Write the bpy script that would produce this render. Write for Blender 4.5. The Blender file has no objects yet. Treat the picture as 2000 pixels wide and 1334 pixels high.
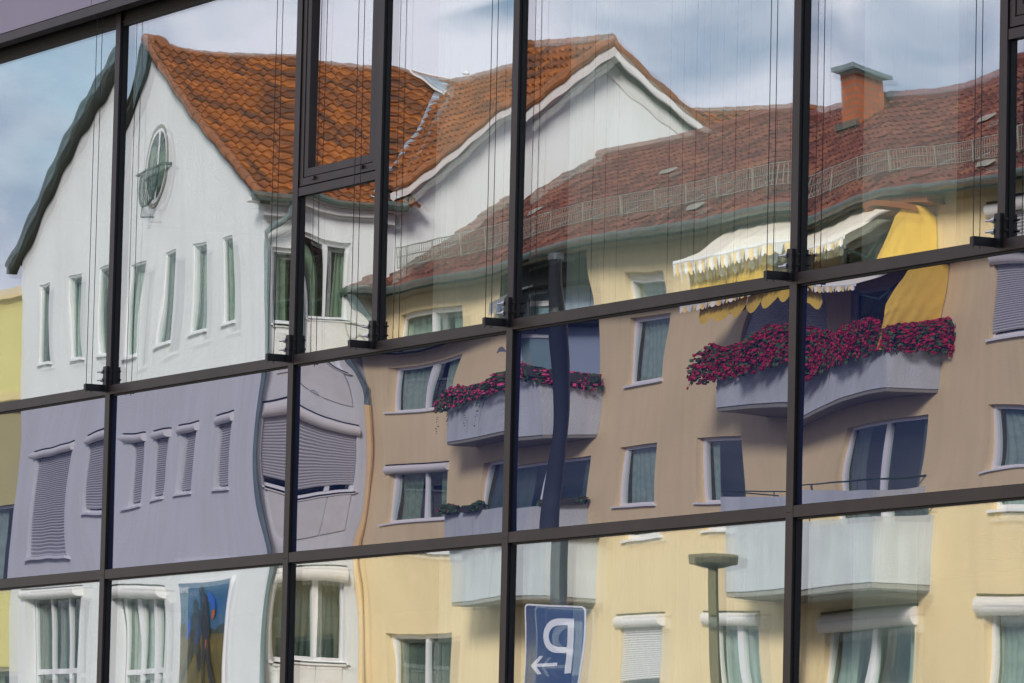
import bpy, math, random
from mathutils import Vector, Matrix
random.seed(7)
R_ = math.radians
sc = bpy.context.scene
COL = sc.collection

# ------------------------------------------------------------------ camera
CAM = Vector((28.73, -15.9, 1.6))
yaw, pit, rol = R_(28.979), R_(5.716), R_(1.2907)
fw = Vector((-math.cos(yaw)*math.cos(pit), math.sin(yaw)*math.cos(pit), math.sin(pit)))
rt = fw.cross(Vector((0, 0, 1))).normalized()
up = rt.cross(fw)
r2 = rt*math.cos(rol) + up*math.sin(rol)
u2 = -rt*math.sin(rol) + up*math.cos(rol)
cam = bpy.data.objects.new('camera', bpy.data.cameras.new('camera'))
COL.objects.link(cam)
cam.matrix_world = Matrix(((r2.x, u2.x, -fw.x, CAM.x), (r2.y, u2.y, -fw.y, CAM.y), (r2.z, u2.z, -fw.z, CAM.z), (0, 0, 0, 1)))
cam.data.sensor_width = 36
cam.data.lens = 10500/2000*36
cam.data.clip_start = 0.5
cam.data.clip_end = 3000
sc.camera = cam

# ------------------------------------------------------------------ world, sun, exposure
SUN_EL, SUN_AZ = R_(27), math.atan2(0.70, 0.71)      # azimuth clockwise from +Y
w = bpy.data.worlds.new('World'); sc.world = w; w.use_nodes = True
nt = w.node_tree; N = nt.nodes; L = nt.links
N.clear()
out = N.new('ShaderNodeOutputWorld'); bg = N.new('ShaderNodeBackground')
sky = N.new('ShaderNodeTexSky'); sky.sky_type = 'NISHITA'; sky.sun_disc = False
sky.sun_elevation = SUN_EL; sky.sun_rotation = SUN_AZ; sky.air_density = 1.0; sky.dust_density = 0.8
tc = N.new('ShaderNodeTexCoord'); mp = N.new('ShaderNodeMapping'); mp.inputs['Scale'].default_value = (7, 7, 17)
mp.inputs['Location'].default_value = (3.1, 1.3, 0.4)
nz = N.new('ShaderNodeTexNoise'); nz.inputs['Scale'].default_value = 1.0; nz.inputs['Detail'].default_value = 7; nz.inputs['Roughness'].default_value = 0.52
cr = N.new('ShaderNodeValToRGB')
cr.color_ramp.elements[0].position = 0.24; cr.color_ramp.elements[0].color = (0, 0, 0, 1)
cr.color_ramp.elements[1].position = 0.42; cr.color_ramp.elements[1].color = (1, 1, 1, 1)
nz2 = N.new('ShaderNodeTexNoise'); nz2.inputs['Scale'].default_value = 2.1; nz2.inputs['Detail'].default_value = 6
cc = N.new('ShaderNodeValToRGB')
cc.color_ramp.elements[0].position = 0.38; cc.color_ramp.elements[0].color = (1.9, 2.7, 4.1, 1)
cc.color_ramp.elements[1].position = 0.58; cc.color_ramp.elements[1].color = (6.6, 6.6, 7.6, 1)
mx = N.new('ShaderNodeMixRGB')
L.new(tc.outputs['Generated'], mp.inputs['Vector']); L.new(mp.outputs[0], nz.inputs['Vector']); L.new(mp.outputs[0], nz2.inputs['Vector'])
L.new(nz.outputs['Fac'], cr.inputs[0]); L.new(nz2.outputs['Fac'], cc.inputs[0])
L.new(cr.outputs[0], mx.inputs[0]); L.new(sky.outputs[0], mx.inputs[1]); L.new(cc.outputs[0], mx.inputs[2])
L.new(mx.outputs[0], bg.inputs['Color']); bg.inputs['Strength'].default_value = 0.10
L.new(bg.outputs[0], out.inputs[0])

sd = Vector((math.sin(SUN_AZ)*math.cos(SUN_EL), math.cos(SUN_AZ)*math.cos(SUN_EL), math.sin(SUN_EL)))
sl = bpy.data.lights.new('sun', 'SUN'); sl.energy = 3.0; sl.angle = R_(14); sl.color = (1, 0.95, 0.88)
so = bpy.data.objects.new('sun', sl); COL.objects.link(so)
so.rotation_euler = (-sd).to_track_quat('-Z', 'Y').to_euler()
so.location = (0, 0, 60)

sc.view_settings.view_transform = 'Standard'; sc.view_settings.look = 'None'
sc.view_settings.gamma = 1; sc.view_settings.use_curve_mapping = False
sc.view_settings.exposure = 0.78
sc.render.engine = 'CYCLES'
sc.cycles.use_denoising = True
sc.cycles.max_bounces = 10; sc.cycles.glossy_bounces = 5; sc.cycles.diffuse_bounces = 3
sc.cycles.transparent_max_bounces = 24
sc.cycles.caustics_reflective = False; sc.cycles.caustics_refractive = False

# ------------------------------------------------------------------ materials
def mat(name, col, rough=0.8, metal=0.0, var=0.0, vscale=3.0, bump=0.0, bscale=60.0, col2=None, spec=0.5, vdetail=5, streak=0.0):
    m = bpy.data.materials.new(name); m.use_nodes = True
    t = m.node_tree; n = t.nodes; l = t.links
    b = n['Principled BSDF']
    b.inputs['Base Color'].default_value = (*col, 1); b.inputs['Roughness'].default_value = rough
    b.inputs['Metallic'].default_value = metal; b.inputs['Specular IOR Level'].default_value = spec
    tcn = n.new('ShaderNodeTexCoord')
    if var > 0 or col2:
        no = n.new('ShaderNodeTexNoise'); no.inputs['Scale'].default_value = vscale; no.inputs['Detail'].default_value = vdetail
        l.new(tcn.outputs['Object'], no.inputs['Vector'])
        rp = n.new('ShaderNodeValToRGB'); rp.color_ramp.elements[0].position = 0.3; rp.color_ramp.elements[1].position = 0.7
        a = col2 if col2 else tuple(c*(1-var) for c in col)
        rp.color_ramp.elements[0].color = (*a, 1); rp.color_ramp.elements[1].color = (*col, 1)
        l.new(no.outputs['Fac'], rp.inputs[0]); l.new(rp.outputs[0], b.inputs['Base Color'])
        if streak > 0:
            mp_ = n.new('ShaderNodeMapping'); mp_.inputs['Scale'].default_value = (5, 5, 0.35); l.new(tcn.outputs['Object'], mp_.inputs['Vector'])
            sn = n.new('ShaderNodeTexNoise'); sn.inputs['Scale'].default_value = 1.0; sn.inputs['Detail'].default_value = 6; l.new(mp_.outputs[0], sn.inputs['Vector'])
            sr = n.new('ShaderNodeValToRGB'); sr.color_ramp.elements[0].position = 0.34; sr.color_ramp.elements[1].position = 0.60
            k_ = 1-streak; sr.color_ramp.elements[0].color = (k_, k_, k_*0.98, 1); sr.color_ramp.elements[1].color = (1, 1, 1, 1)
            mm = n.new('ShaderNodeMixRGB'); mm.blend_type = 'MULTIPLY'; mm.inputs[0].default_value = 1.0
            l.new(sn.outputs['Fac'], sr.inputs[0]); l.new(rp.outputs[0], mm.inputs[1]); l.new(sr.outputs[0], mm.inputs[2]); l.new(mm.outputs[0], b.inputs['Base Color'])
    if bump > 0:
        nb = n.new('ShaderNodeTexNoise'); nb.inputs['Scale'].default_value = bscale; nb.inputs['Detail'].default_value = 3
        bp = n.new('ShaderNodeBump'); bp.inputs['Strength'].default_value = bump; bp.inputs['Distance'].default_value = 0.02
        l.new(tcn.outputs['Object'], nb.inputs['Vector']); l.new(nb.outputs['Fac'], bp.inputs['Height']); l.new(bp.outputs[0], b.inputs['Normal'])
    return m

def glassmat(name, fac, tint, trans=(1, 1, 1), rough=0.0):
    # coated window glass: one part mirrors, the rest lets light through
    m = bpy.data.materials.new(name); m.use_nodes = True
    t = m.node_tree; n = t.nodes; l = t.links; n.clear()
    o = n.new('ShaderNodeOutputMaterial'); g = n.new('ShaderNodeBsdfGlossy'); g.inputs['Roughness'].default_value = rough
    g.inputs['Color'].default_value = (*tint, 1)
    tr = n.new('ShaderNodeBsdfTransparent'); tr.inputs['Color'].default_value = (*trans, 1)
    mi = n.new('ShaderNodeMixShader'); mi.inputs[0].default_value = fac
    l.new(tr.outputs[0], mi.inputs[1]); l.new(g.outputs[0], mi.inputs[2]); l.new(mi.outputs[0], o.inputs[0])
    return m

def spandrelmat(name, fac, tint, back):
    m = bpy.data.materials.new(name); m.use_nodes = True
    t = m.node_tree; n = t.nodes; l = t.links; n.clear()
    o = n.new('ShaderNodeOutputMaterial'); g = n.new('ShaderNodeBsdfGlossy'); g.inputs['Roughness'].default_value = 0.0
    g.inputs['Color'].default_value = (*tint, 1)
    tr = n.new('ShaderNodeBsdfDiffuse'); tr.inputs['Color'].default_value = (*back, 1)
    mi = n.new('ShaderNodeMixShader'); mi.inputs[0].default_value = fac
    l.new(tr.outputs[0], mi.inputs[1]); l.new(g.outputs[0], mi.inputs[2]); l.new(mi.outputs[0], o.inputs[0])
    return m

def tilemat(name, cols, notch=0.0):
    m = bpy.data.materials.new(name); m.use_nodes = True
    t = m.node_tree; n = t.nodes; l = t.links
    b = n['Principled BSDF']; b.inputs['Roughness'].default_value = 0.75
    uv = n.new('ShaderNodeUVMap'); uv.uv_map = 'tiles'
    fl = n.new('ShaderNodeVectorMath'); fl.operation = 'FLOOR'; l.new(uv.outputs[0], fl.inputs[0])
    wn = n.new('ShaderNodeTexWhiteNoise'); wn.noise_dimensions = '3D'; l.new(fl.outputs[0], wn.inputs['Vector'])
    tcn = n.new('ShaderNodeTexCoord')
    no = n.new('ShaderNodeTexNoise'); no.inputs['Scale'].default_value = 0.7; no.inputs['Detail'].default_value = 6
    l.new(tcn.outputs['Object'], no.inputs['Vector'])
    no2 = n.new('ShaderNodeTexNoise'); no2.inputs['Scale'].default_value = 14; no2.inputs['Detail'].default_value = 5
    l.new(tcn.outputs['Object'], no2.inputs['Vector'])
    ma = n.new('ShaderNodeMath'); ma.operation = 'MULTIPLY_ADD'; ma.inputs[1].default_value = 0.52; ma.inputs[2].default_value = 0.0
    l.new(wn.outputs['Value'], ma.inputs[0])
    ad = n.new('ShaderNodeMath'); ad.operation = 'MULTIPLY_ADD'; ad.inputs[1].default_value = 0.26
    l.new(no.outputs['Fac'], ad.inputs[0]); l.new(ma.outputs[0], ad.inputs[2])
    ad2 = n.new('ShaderNodeMath'); ad2.operation = 'MULTIPLY_ADD'; ad2.inputs[1].default_value = 0.42
    l.new(no2.outputs['Fac'], ad2.inputs[0]); l.new(ad.outputs[0], ad2.inputs[2])
    rp = n.new('ShaderNodeValToRGB'); e = rp.color_ramp.elements
    e[0].position = 0.3; e[0].color = (*cols[0], 1); e[1].position = 0.95; e[1].color = (*cols[-1], 1)
    for k, c in enumerate(cols[1:-1]):
        el = e.new(0.3 + 0.65*(k+1)/(len(cols)-1)); el.color = (*c, 1)
    l.new(ad2.outputs[0], rp.inputs[0]); l.new(rp.outputs[0], b.inputs['Base Color'])
    return m

def brickmat(name, c1, c2, mortar, scale, axes=(0, 2)):
    m = bpy.data.materials.new(name); m.use_nodes = True
    t = m.node_tree; n = t.nodes; l = t.links; b = n['Principled BSDF']; b.inputs['Roughness'].default_value = 0.85
    tcn = n.new('ShaderNodeTexCoord'); sp = n.new('ShaderNodeSeparateXYZ'); cb = n.new('ShaderNodeCombineXYZ'); am = n.new('ShaderNodeMath'); am.operation = 'ADD'
    l.new(tcn.outputs['Object'], sp.inputs[0]); l.new(sp.outputs[0], am.inputs[0]); l.new(sp.outputs[1], am.inputs[1])
    l.new(am.outputs[0], cb.inputs[0]); l.new(sp.outputs[2], cb.inputs[1])
    br = n.new('ShaderNodeTexBrick'); br.inputs['Scale'].default_value = scale
    br.inputs['Color1'].default_value = (*c1, 1); br.inputs['Color2'].default_value = (*c2, 1); br.inputs['Mortar'].default_value = (*mortar, 1)
    br.inputs['Mortar Size'].default_value = 0.03; br.inputs['Brick Width'].default_value = 0.5; br.inputs['Row Height'].default_value = 0.25
    l.new(cb.outputs[0], br.inputs['Vector']); l.new(br.outputs['Color'], b.inputs['Base Color'])
    return m

M = {}
M['white'] = mat('white_stucco', (0.74, 0.76, 0.77), 0.9, var=0.07, vscale=0.7, bump=0.25, bscale=30, streak=0.06)
M['yellow'] = mat('yellow_stucco', (0.79, 0.63, 0.375), 0.9, var=0.12, vscale=0.45, bump=0.25, bscale=30, streak=0.06)
M['lemon'] = mat('pale_lemon_stucco', (0.66, 0.60, 0.26), 0.9, var=0.12, vscale=0.6, bump=0.2, bscale=20)
M['tan'] = mat('tan_stucco', (0.70, 0.55, 0.30), 0.9, var=0.1, vscale=0.6, bump=0.2, bscale=20)
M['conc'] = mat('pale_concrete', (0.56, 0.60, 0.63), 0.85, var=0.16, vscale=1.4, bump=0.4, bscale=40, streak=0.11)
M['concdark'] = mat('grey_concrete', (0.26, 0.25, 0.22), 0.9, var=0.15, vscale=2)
M['frame'] = mat('white_plastic', (0.78, 0.78, 0.80), 0.35)
M['shutter'] = mat('grey_shutter', (0.46, 0.46, 0.48), 0.5)
M['shutterw'] = mat('white_shutter', (0.66, 0.66, 0.66), 0.5)
M['box'] = mat('shutter_box_white', (0.72, 0.70, 0.68), 0.5)
M['hglass'] = glassmat('house_glass', 0.14, (0.8, 0.9, 0.9), (0.8, 0.92, 0.86))
M['curtain'] = mat('curtain_net', (0.27, 0.31, 0.24), 0.9, var=0.4, vscale=5)
M['curtain2'] = mat('curtain_white_net', (0.42, 0.44, 0.42), 0.9, var=0.3, vscale=6)
M['curtain3'] = mat('curtain_grey', (0.10, 0.115, 0.115), 0.9, var=0.5, vscale=2.5)
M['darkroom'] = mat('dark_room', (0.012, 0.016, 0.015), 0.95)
M['blue'] = mat('blue_grey_paint', (0.34, 0.42, 0.52), 0.6, var=0.1, vscale=2)
M['zinc'] = mat('zinc_sheet', (0.12, 0.17, 0.15), 0.45, metal=0.5, var=0.25, vscale=3)
M['zincblue'] = mat('blue_zinc_sheet', (0.34, 0.43, 0.50), 0.4, metal=0.4, var=0.3, vscale=4)
M['pipe'] = mat('downpipe_paint', (0.14, 0.19, 0.20), 0.5, var=0.2, vscale=3)
M['pipey'] = mat('yellow_downpipe', (0.74, 0.52, 0.25), 0.6, var=0.1, vscale=3)
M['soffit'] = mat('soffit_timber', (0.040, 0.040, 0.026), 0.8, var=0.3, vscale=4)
M['verge'] = mat('verge_board', (0.72, 0.71, 0.70), 0.7, var=0.12, vscale=3)
M['tileA'] = tilemat('orange_roof_tiles', [(0.05, 0.024, 0.012), (0.15, 0.046, 0.010), (0.24, 0.070, 0.009), (0.36, 0.115, 0.015)])
M['tileB'] = tilemat('red_roof_tiles', [(0.028, 0.009, 0.010), (0.10, 0.028, 0.023), (0.155, 0.048, 0.032), (0.21, 0.085, 0.045)])
M['ridge'] = mat('ridge_tile', (0.30, 0.11, 0.04), 0.8, col2=(0.14, 0.06, 0.03), vscale=4)
M['ridgeB'] = mat('ridge_tile_red', (0.22, 0.07, 0.055), 0.8, col2=(0.11, 0.03, 0.03), vscale=4)
M['brick'] = brickmat('chimney_brick', (0.42, 0.11, 0.035), (0.30, 0.075, 0.03), (0.16, 0.13, 0.10), 2.1)
M['wire'] = mat('galvanised_wire', (0.36, 0.35, 0.29), 0.4, metal=0.5)
M['iron'] = mat('dark_green_iron', (0.02, 0.05, 0.05), 0.5)
M['awn'] = mat('cream_canvas', (0.86, 0.80, 0.66), 0.9, var=0.05, vscale=4)
M['awny'] = mat('yellow_canvas', (0.80, 0.54, 0.09), 0.9, var=0.12, vscale=3, bump=0.6, bscale=6)
M['awnw'] = mat('white_canvas', (0.80, 0.80, 0.76), 0.9)
M['awng'] = mat('grey_canvas', (0.15, 0.16, 0.19), 0.9)
M['awno'] = mat('orange_canvas', (0.84, 0.62, 0.26), 0.9)
M['awnb'] = mat('blue_canvas', (0.03, 0.06, 0.20), 0.9)
M['under'] = mat('tan_canvas', (0.60, 0.38, 0.14), 0.9)
M['rust'] = mat('awning_timber', (0.34, 0.11, 0.03), 0.7, var=0.3, vscale=5)
M['leaf'] = mat('geranium_leaf', (0.065, 0.14, 0.04), 0.7, col2=(0.02, 0.045, 0.016), vscale=9)
M['red'] = mat('red_petals', (0.55, 0.016, 0.075), 0.7, col2=(0.28, 0.008, 0.04), vscale=9)
M['pink'] = mat('pink_petals', (0.70, 0.08, 0.28), 0.7, col2=(0.60, 0.04, 0.08), vscale=7)
M['pot'] = mat('dark_planter', (0.05, 0.05, 0.045), 0.6)
M['brown'] = mat('brown_anodised', (0.050, 0.030, 0.026), 0.42, metal=0.0, var=0.35, vscale=2.5, streak=0.25)
M['black'] = mat('black_gasket', (0.004, 0.004, 0.005), 0.5)
M['blackm'] = mat('black_steel', (0.007, 0.007, 0.009), 0.4)
M['steel'] = mat('bright_steel', (0.75, 0.72, 0.70), 0.28, metal=0.6)
M['cable'] = mat('steel_cable', (0.02, 0.018, 0.025), 0.5)
M['panel'] = mat('mauve_metal_panel', (0.42, 0.35, 0.42), 0.5, var=0.1, vscale=2)
M['pole'] = mat('dark_pole_paint', (0.060, 0.072, 0.090), 0.45, var=0.2, vscale=3)
M['lampm'] = mat('lamp_grey_paint', (0.06, 0.052, 0.034), 0.5, var=0.2, vscale=3)
M['signb'] = mat('sign_blue', (0.001, 0.032, 0.13), 0.35)
M['signw'] = mat('sign_white', (0.50, 0.52, 0.60), 0.4)
M['asphalt'] = mat('asphalt', (0.055, 0.055, 0.055), 0.9, var=0.3, vscale=6, bump=0.4, bscale=90)
M['paving'] = mat('paving_slabs', (0.30, 0.29, 0.27), 0.9, var=0.2, vscale=5)
M['groundm'] = mat('ground_gravel', (0.20, 0.19, 0.17), 0.95, var=0.3, vscale=0.6)
M['line'] = mat('road_paint', (0.75, 0.75, 0.72), 0.7)
M['blind'] = mat('blind_fabric', (0.88, 0.90, 0.74), 0.9)
M['room'] = mat('office_room_paint', (0.07, 0.07, 0.07), 0.9)
M['carpet'] = mat('office_carpet', (0.04, 0.04, 0.045), 0.95)
M['cloth'] = mat('white_cloth', (0.75, 0.72, 0.72), 0.9, var=0.15, vscale=4)
M['psky'] = mat('print_sky', (0.008, 0.085, 0.20), 0.5, col2=(0.05, 0.14, 0.25), vscale=1.2)
M['pgrass'] = mat('print_field', (0.15, 0.11, 0.012), 0.5, col2=(0.09, 0.07, 0.01), vscale=2)
M['ptree'] = mat('print_trees', (0.03, 0.035, 0.015), 0.5)
M['pdark'] = mat('print_dark_clothes', (0.004, 0.006, 0.010), 0.5, col2=(0.012, 0.010, 0.008), vscale=6)
M['pblue'] = mat('print_blue_sleeve', (0.01, 0.10, 0.50), 0.5)
M['porange'] = mat('print_orange', (0.45, 0.10, 0.02), 0.5)
# coated double glazing of the office building
M['outer'] = glassmat('outer_glass', 0.45, (1.0, 1.0, 1.0), (0.97, 1.0, 0.98))
M['inner'] = glassmat('inner_glass', 0.40, (0.93, 1.0, 0.95), (0.95, 1.0, 0.96))
M['spand'] = spandrelmat('spandrel_glass', 0.36, (0.80, 0.785, 0.90), (0.014, 0.022, 0.072))

# ------------------------------------------------------------------ mesh builder
def V3(*a): return Vector(a)

class MB:
    def __init__(s, mirror=True):
        s.v = []; s.f = []; s.uv = None; s.smooth = False; s.mirror = mirror; s.mi = []; s.cm = 0
    def add(s, pts):
        i = len(s.v); s.v.extend([Vector(p) for p in pts]); return i
    def face(s, *pts):
        i = s.add(pts); s.f.append(tuple(range(i, i+len(pts)))); s.mi.append(s.cm)
    def box8(s, p):
        i = s.add(p)
        for a in ((0, 1, 2, 3), (7, 6, 5, 4), (0, 4, 5, 1), (1, 5, 6, 2), (2, 6, 7, 3), (3, 7, 4, 0)):
            s.f.append(tuple(i+k for k in a)); s.mi.append(s.cm)
    def bx(s, F, a0, a1, b0, b1, c0, c1):
        s.box8([F(a0, b0, c0), F(a1, b0, c0), F(a1, b1, c0), F(a0, b1, c0), F(a0, b0, c1), F(a1, b0, c1), F(a1, b1, c1), F(a0, b1, c1)])
    def tube(s, pts, r, n=6, cap=True, rs=None):
        pts = [Vector(p) for p in pts]; rings = []
        for k, p in enumerate(pts):
            d = (pts[min(k+1, len(pts)-1)] - pts[max(k-1, 0)]).normalized()
            a = d.cross(Vector((0, 0, 1)))
            if a.length < 0.05: a = d.cross(Vector((1, 0, 0)))
            a.normalize(); b = d.cross(a); rr = rs[k] if rs else r
            rings.append(s.add([p + (a*math.cos(2*math.pi*j/n) + b*math.sin(2*math.pi*j/n))*rr for j in range(n)]))
        for k in range(len(rings)-1):
            for j in range(n):
                s.f.append((rings[k]+j, rings[k]+(j+1) % n, rings[k+1]+(j+1) % n, rings[k+1]+j)); s.mi.append(s.cm)
        if cap:
            s.f.append(tuple(rings[0]+j for j in range(n))); s.mi.append(s.cm)
            s.f.append(tuple(rings[-1]+n-1-j for j in range(n))); s.mi.append(s.cm)
    def grid(s, fn, nu, nv, uvf=None):
        i = s.add([fn(a/nu, b/nv) for b in range(nv+1) for a in range(nu+1)])
        for b in range(nv):
            for a in range(nu):
                q = i + b*(nu+1) + a
                s.f.append((q, q+1, q+nu+2, q+nu+1)); s.mi.append(s.cm)
    def build(s, name, m, parent=None, smooth=False):
        me = bpy.data.meshes.new(name)
        o = bpy.data.objects.new(name, me); COL.objects.link(o)
        off = Vector((0, 0, 0))
        if parent is not None:
            o.parent = parent
            q = parent
            while q is not None:
                off += q.location; q = q.parent
        vs = [(p.x, -p.y, p.z) if s.mirror else (p.x, p.y, p.z) for p in s.v]
        if parent is None and s.v:
            xs = [p[0] for p in vs]; ys = [p[1] for p in vs]; zs = [p[2] for p in vs]
            off = Vector(((min(xs)+max(xs))/2, (min(ys)+max(ys))/2, min(zs))); o.location = off
        vs = [(p[0]-off.x, p[1]-off.y, p[2]-off.z) for p in vs]
        fs = [tuple(reversed(f)) for f in s.f] if s.mirror else s.f
        me.from_pydata(vs, [], fs)
        if s.uv:
            lay = me.uv_layers.new(name='tiles')
            for k, f in enumerate(fs):
                pl = me.polygons[k]
                for li in pl.loop_indices: lay.data[li].uv = s.uv[k]
        for mm in (m if isinstance(m, (list, tuple)) else [m]): me.materials.append(M[mm])
        if isinstance(m, (list, tuple)):
            for k, pl in enumerate(me.polygons): pl.material_index = s.mi[k]
        if smooth:
            for pl in me.polygons: pl.use_smooth = True
        me.update()
        return o

def root(name, label, cat, loc, group=None):
    o = bpy.data.objects.new(name, None); COL.objects.link(o)
    o.location = loc; o.empty_display_size = 0.3
    o['label'] = label; o['category'] = cat
    if group: o['group'] = group
    return o
def tag(o, label, cat, group=None):
    o['label'] = label; o['category'] = cat
    if group: o['group'] = group
    return o
def struct(o): o['kind'] = 'structure'; return o
def XYZ(x, y, z): return Vector((x, y, z))

# ------------------------------------------------------------------ ground, road, pavements
g = MB(False); g.face((-1500, -1500, 0), (1500, -1500, 0), (1500, 1500, 0), (-1500, 1500, 0)); struct(g.build('ground', 'groundm'))
g = MB(False); g.face((-400, -22, 0.004), (400, -22, 0.004), (400, -6, 0.004), (-400, -6, 0.004)); struct(g.build('road', 'asphalt'))
g = MB(False)
for k in range(-60, 60): g.face((k*6, -14.08, 0.009), (k*6+3, -14.08, 0.009), (k*6+3, -13.92, 0.009), (k*6, -13.92, 0.009))
struct(g.build('road_marking', 'line'))
g = MB(False); g.bx(XYZ, -400, 400, -6, 0.4, 0.001, 0.12); struct(g.build('pavement', 'paving'))
g = MB(False); g.bx(XYZ, -400, 400, -26.2, -22, 0.001, 0.12); struct(g.build('pavement', 'paving'))

# ------------------------------------------------------------------ office building with its glass front (y = 0)
office = root('office_building', 'office building with brown framed mirror glass front reflecting the houses opposite', 'office building', (0, 0, 0))
VX = [-17.4, -14.5, -11.65, -8.78, -5.865, -2.985, -0.005, 3.265, 6.95, 10.6, 14.3]      # left edges of the main mullions
MW, MD = 0.075, 0.026
Z2B, Z2T, Z1B, Z1T, Z0 = 3.645, 3.71, 4.953, 5.018, 7.585
def fb(x0, x1, y0, y1, z0, z1, name='rail', m='brown', par=None):
    if m == 'brown' and y0 < -0.02 and y1 > 0:
        g = MB(False); g.bx(XYZ, x0+0.0015, x1-0.0015, y0+0.0045, y1, z0+0.0015, z1-0.0015); g.build(name+'_body', 'black', par or office)
        y1 = y0+0.004
    g = MB(False); g.bx(XYZ, x0, x1, y0, y1, z0, z1); return g.build(name, m, par or office)
for i, x in enumerate(VX):
    fb(x, x+MW, -MD, 0.11, 0.12, Z2B+0.028, 'mullion')
    fb(x, x+MW, -MD, 0.11, Z2B+0.030, Z1B+0.02, 'mullion')
    fb(x, x+MW, -MD-0.001, 0.11, Z1B+0.022, Z0+0.1, 'mullion')
    g = MB(False); g.bx(XYZ, x-0.008, x+MW+0.008, -0.006, 0.10, 0.12, Z0+0.08); g.build('gasket', 'black', office)
SUB = [(5, -1.80), (7, 5.325)]          # bay index, left edge of the secondary mullion
for i in range(len(VX)-1):
    a, b = VX[i]+MW, VX[i+1]
    for z0, z1 in ((Z2B, Z2T), (Z1B, Z1T)):
        fb(a+0.001, b-0.001, -MD+0.002, 0.09, z0, z1)
        g = MB(False); g.bx(XYZ, a+0.009, b-0.009, -0.005, 0.085, z0-0.012, z1+0.006); g.build('gasket', 'black', office)
    fb(a+0.001, b-0.001, -0.010, 0.09, Z0, Z0+0.045, 'rail', 'black'); fb(a+0.001, b-0.001, -0.016, -0.0105, Z0+0.03, Z0+0.036, 'rail', 'brown')
    fb(a+0.001, b-0.001, -0.004, 0.09, Z0+0.046, Z0+0.13, 'head_recess', 'black')
    fb(a+0.001, b-0.001, -MD+0.002, 0.09, 0.125, 0.3)
for bi, x in SUB:
    fb(x, x+MW*0.95, -MD-0.001, 0.09, Z1T+0.001, Z0-0.001, 'mullion')
    g = MB(False); g.bx(XYZ, x-0.008, x+MW*0.95+0.008, -0.006, 0.085, Z1T+0.008, Z0-0.008); g.build('gasket', 'black', office)
# projecting blind box with mauve panels over the top row
xs = [-17.4, -12.3, -9.1, -5.92, -2.7, 0.6, 3.9, 7.2, 10.6, 14.3]
for a, b in zip(xs[:-1], xs[1:]):
    g = MB(False); g.bx(XYZ, a+0.004, b-0.004, -0.20, -0.17, 7.735, 9.6); g.build('spandrel_panel', 'panel', office)
fb(-17.4, 14.3, -0.202, -0.10, 7.665, 7.728, 'blind_box_lip', 'brown')
fb(-17.4, 14.3, -0.165, 0.12, 7.73, 7.80, 'blind_box', 'black')
fb(-17.4, 14.3, -0.16, 0.12, 7.82, 9.6, 'parapet', 'panel')

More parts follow.
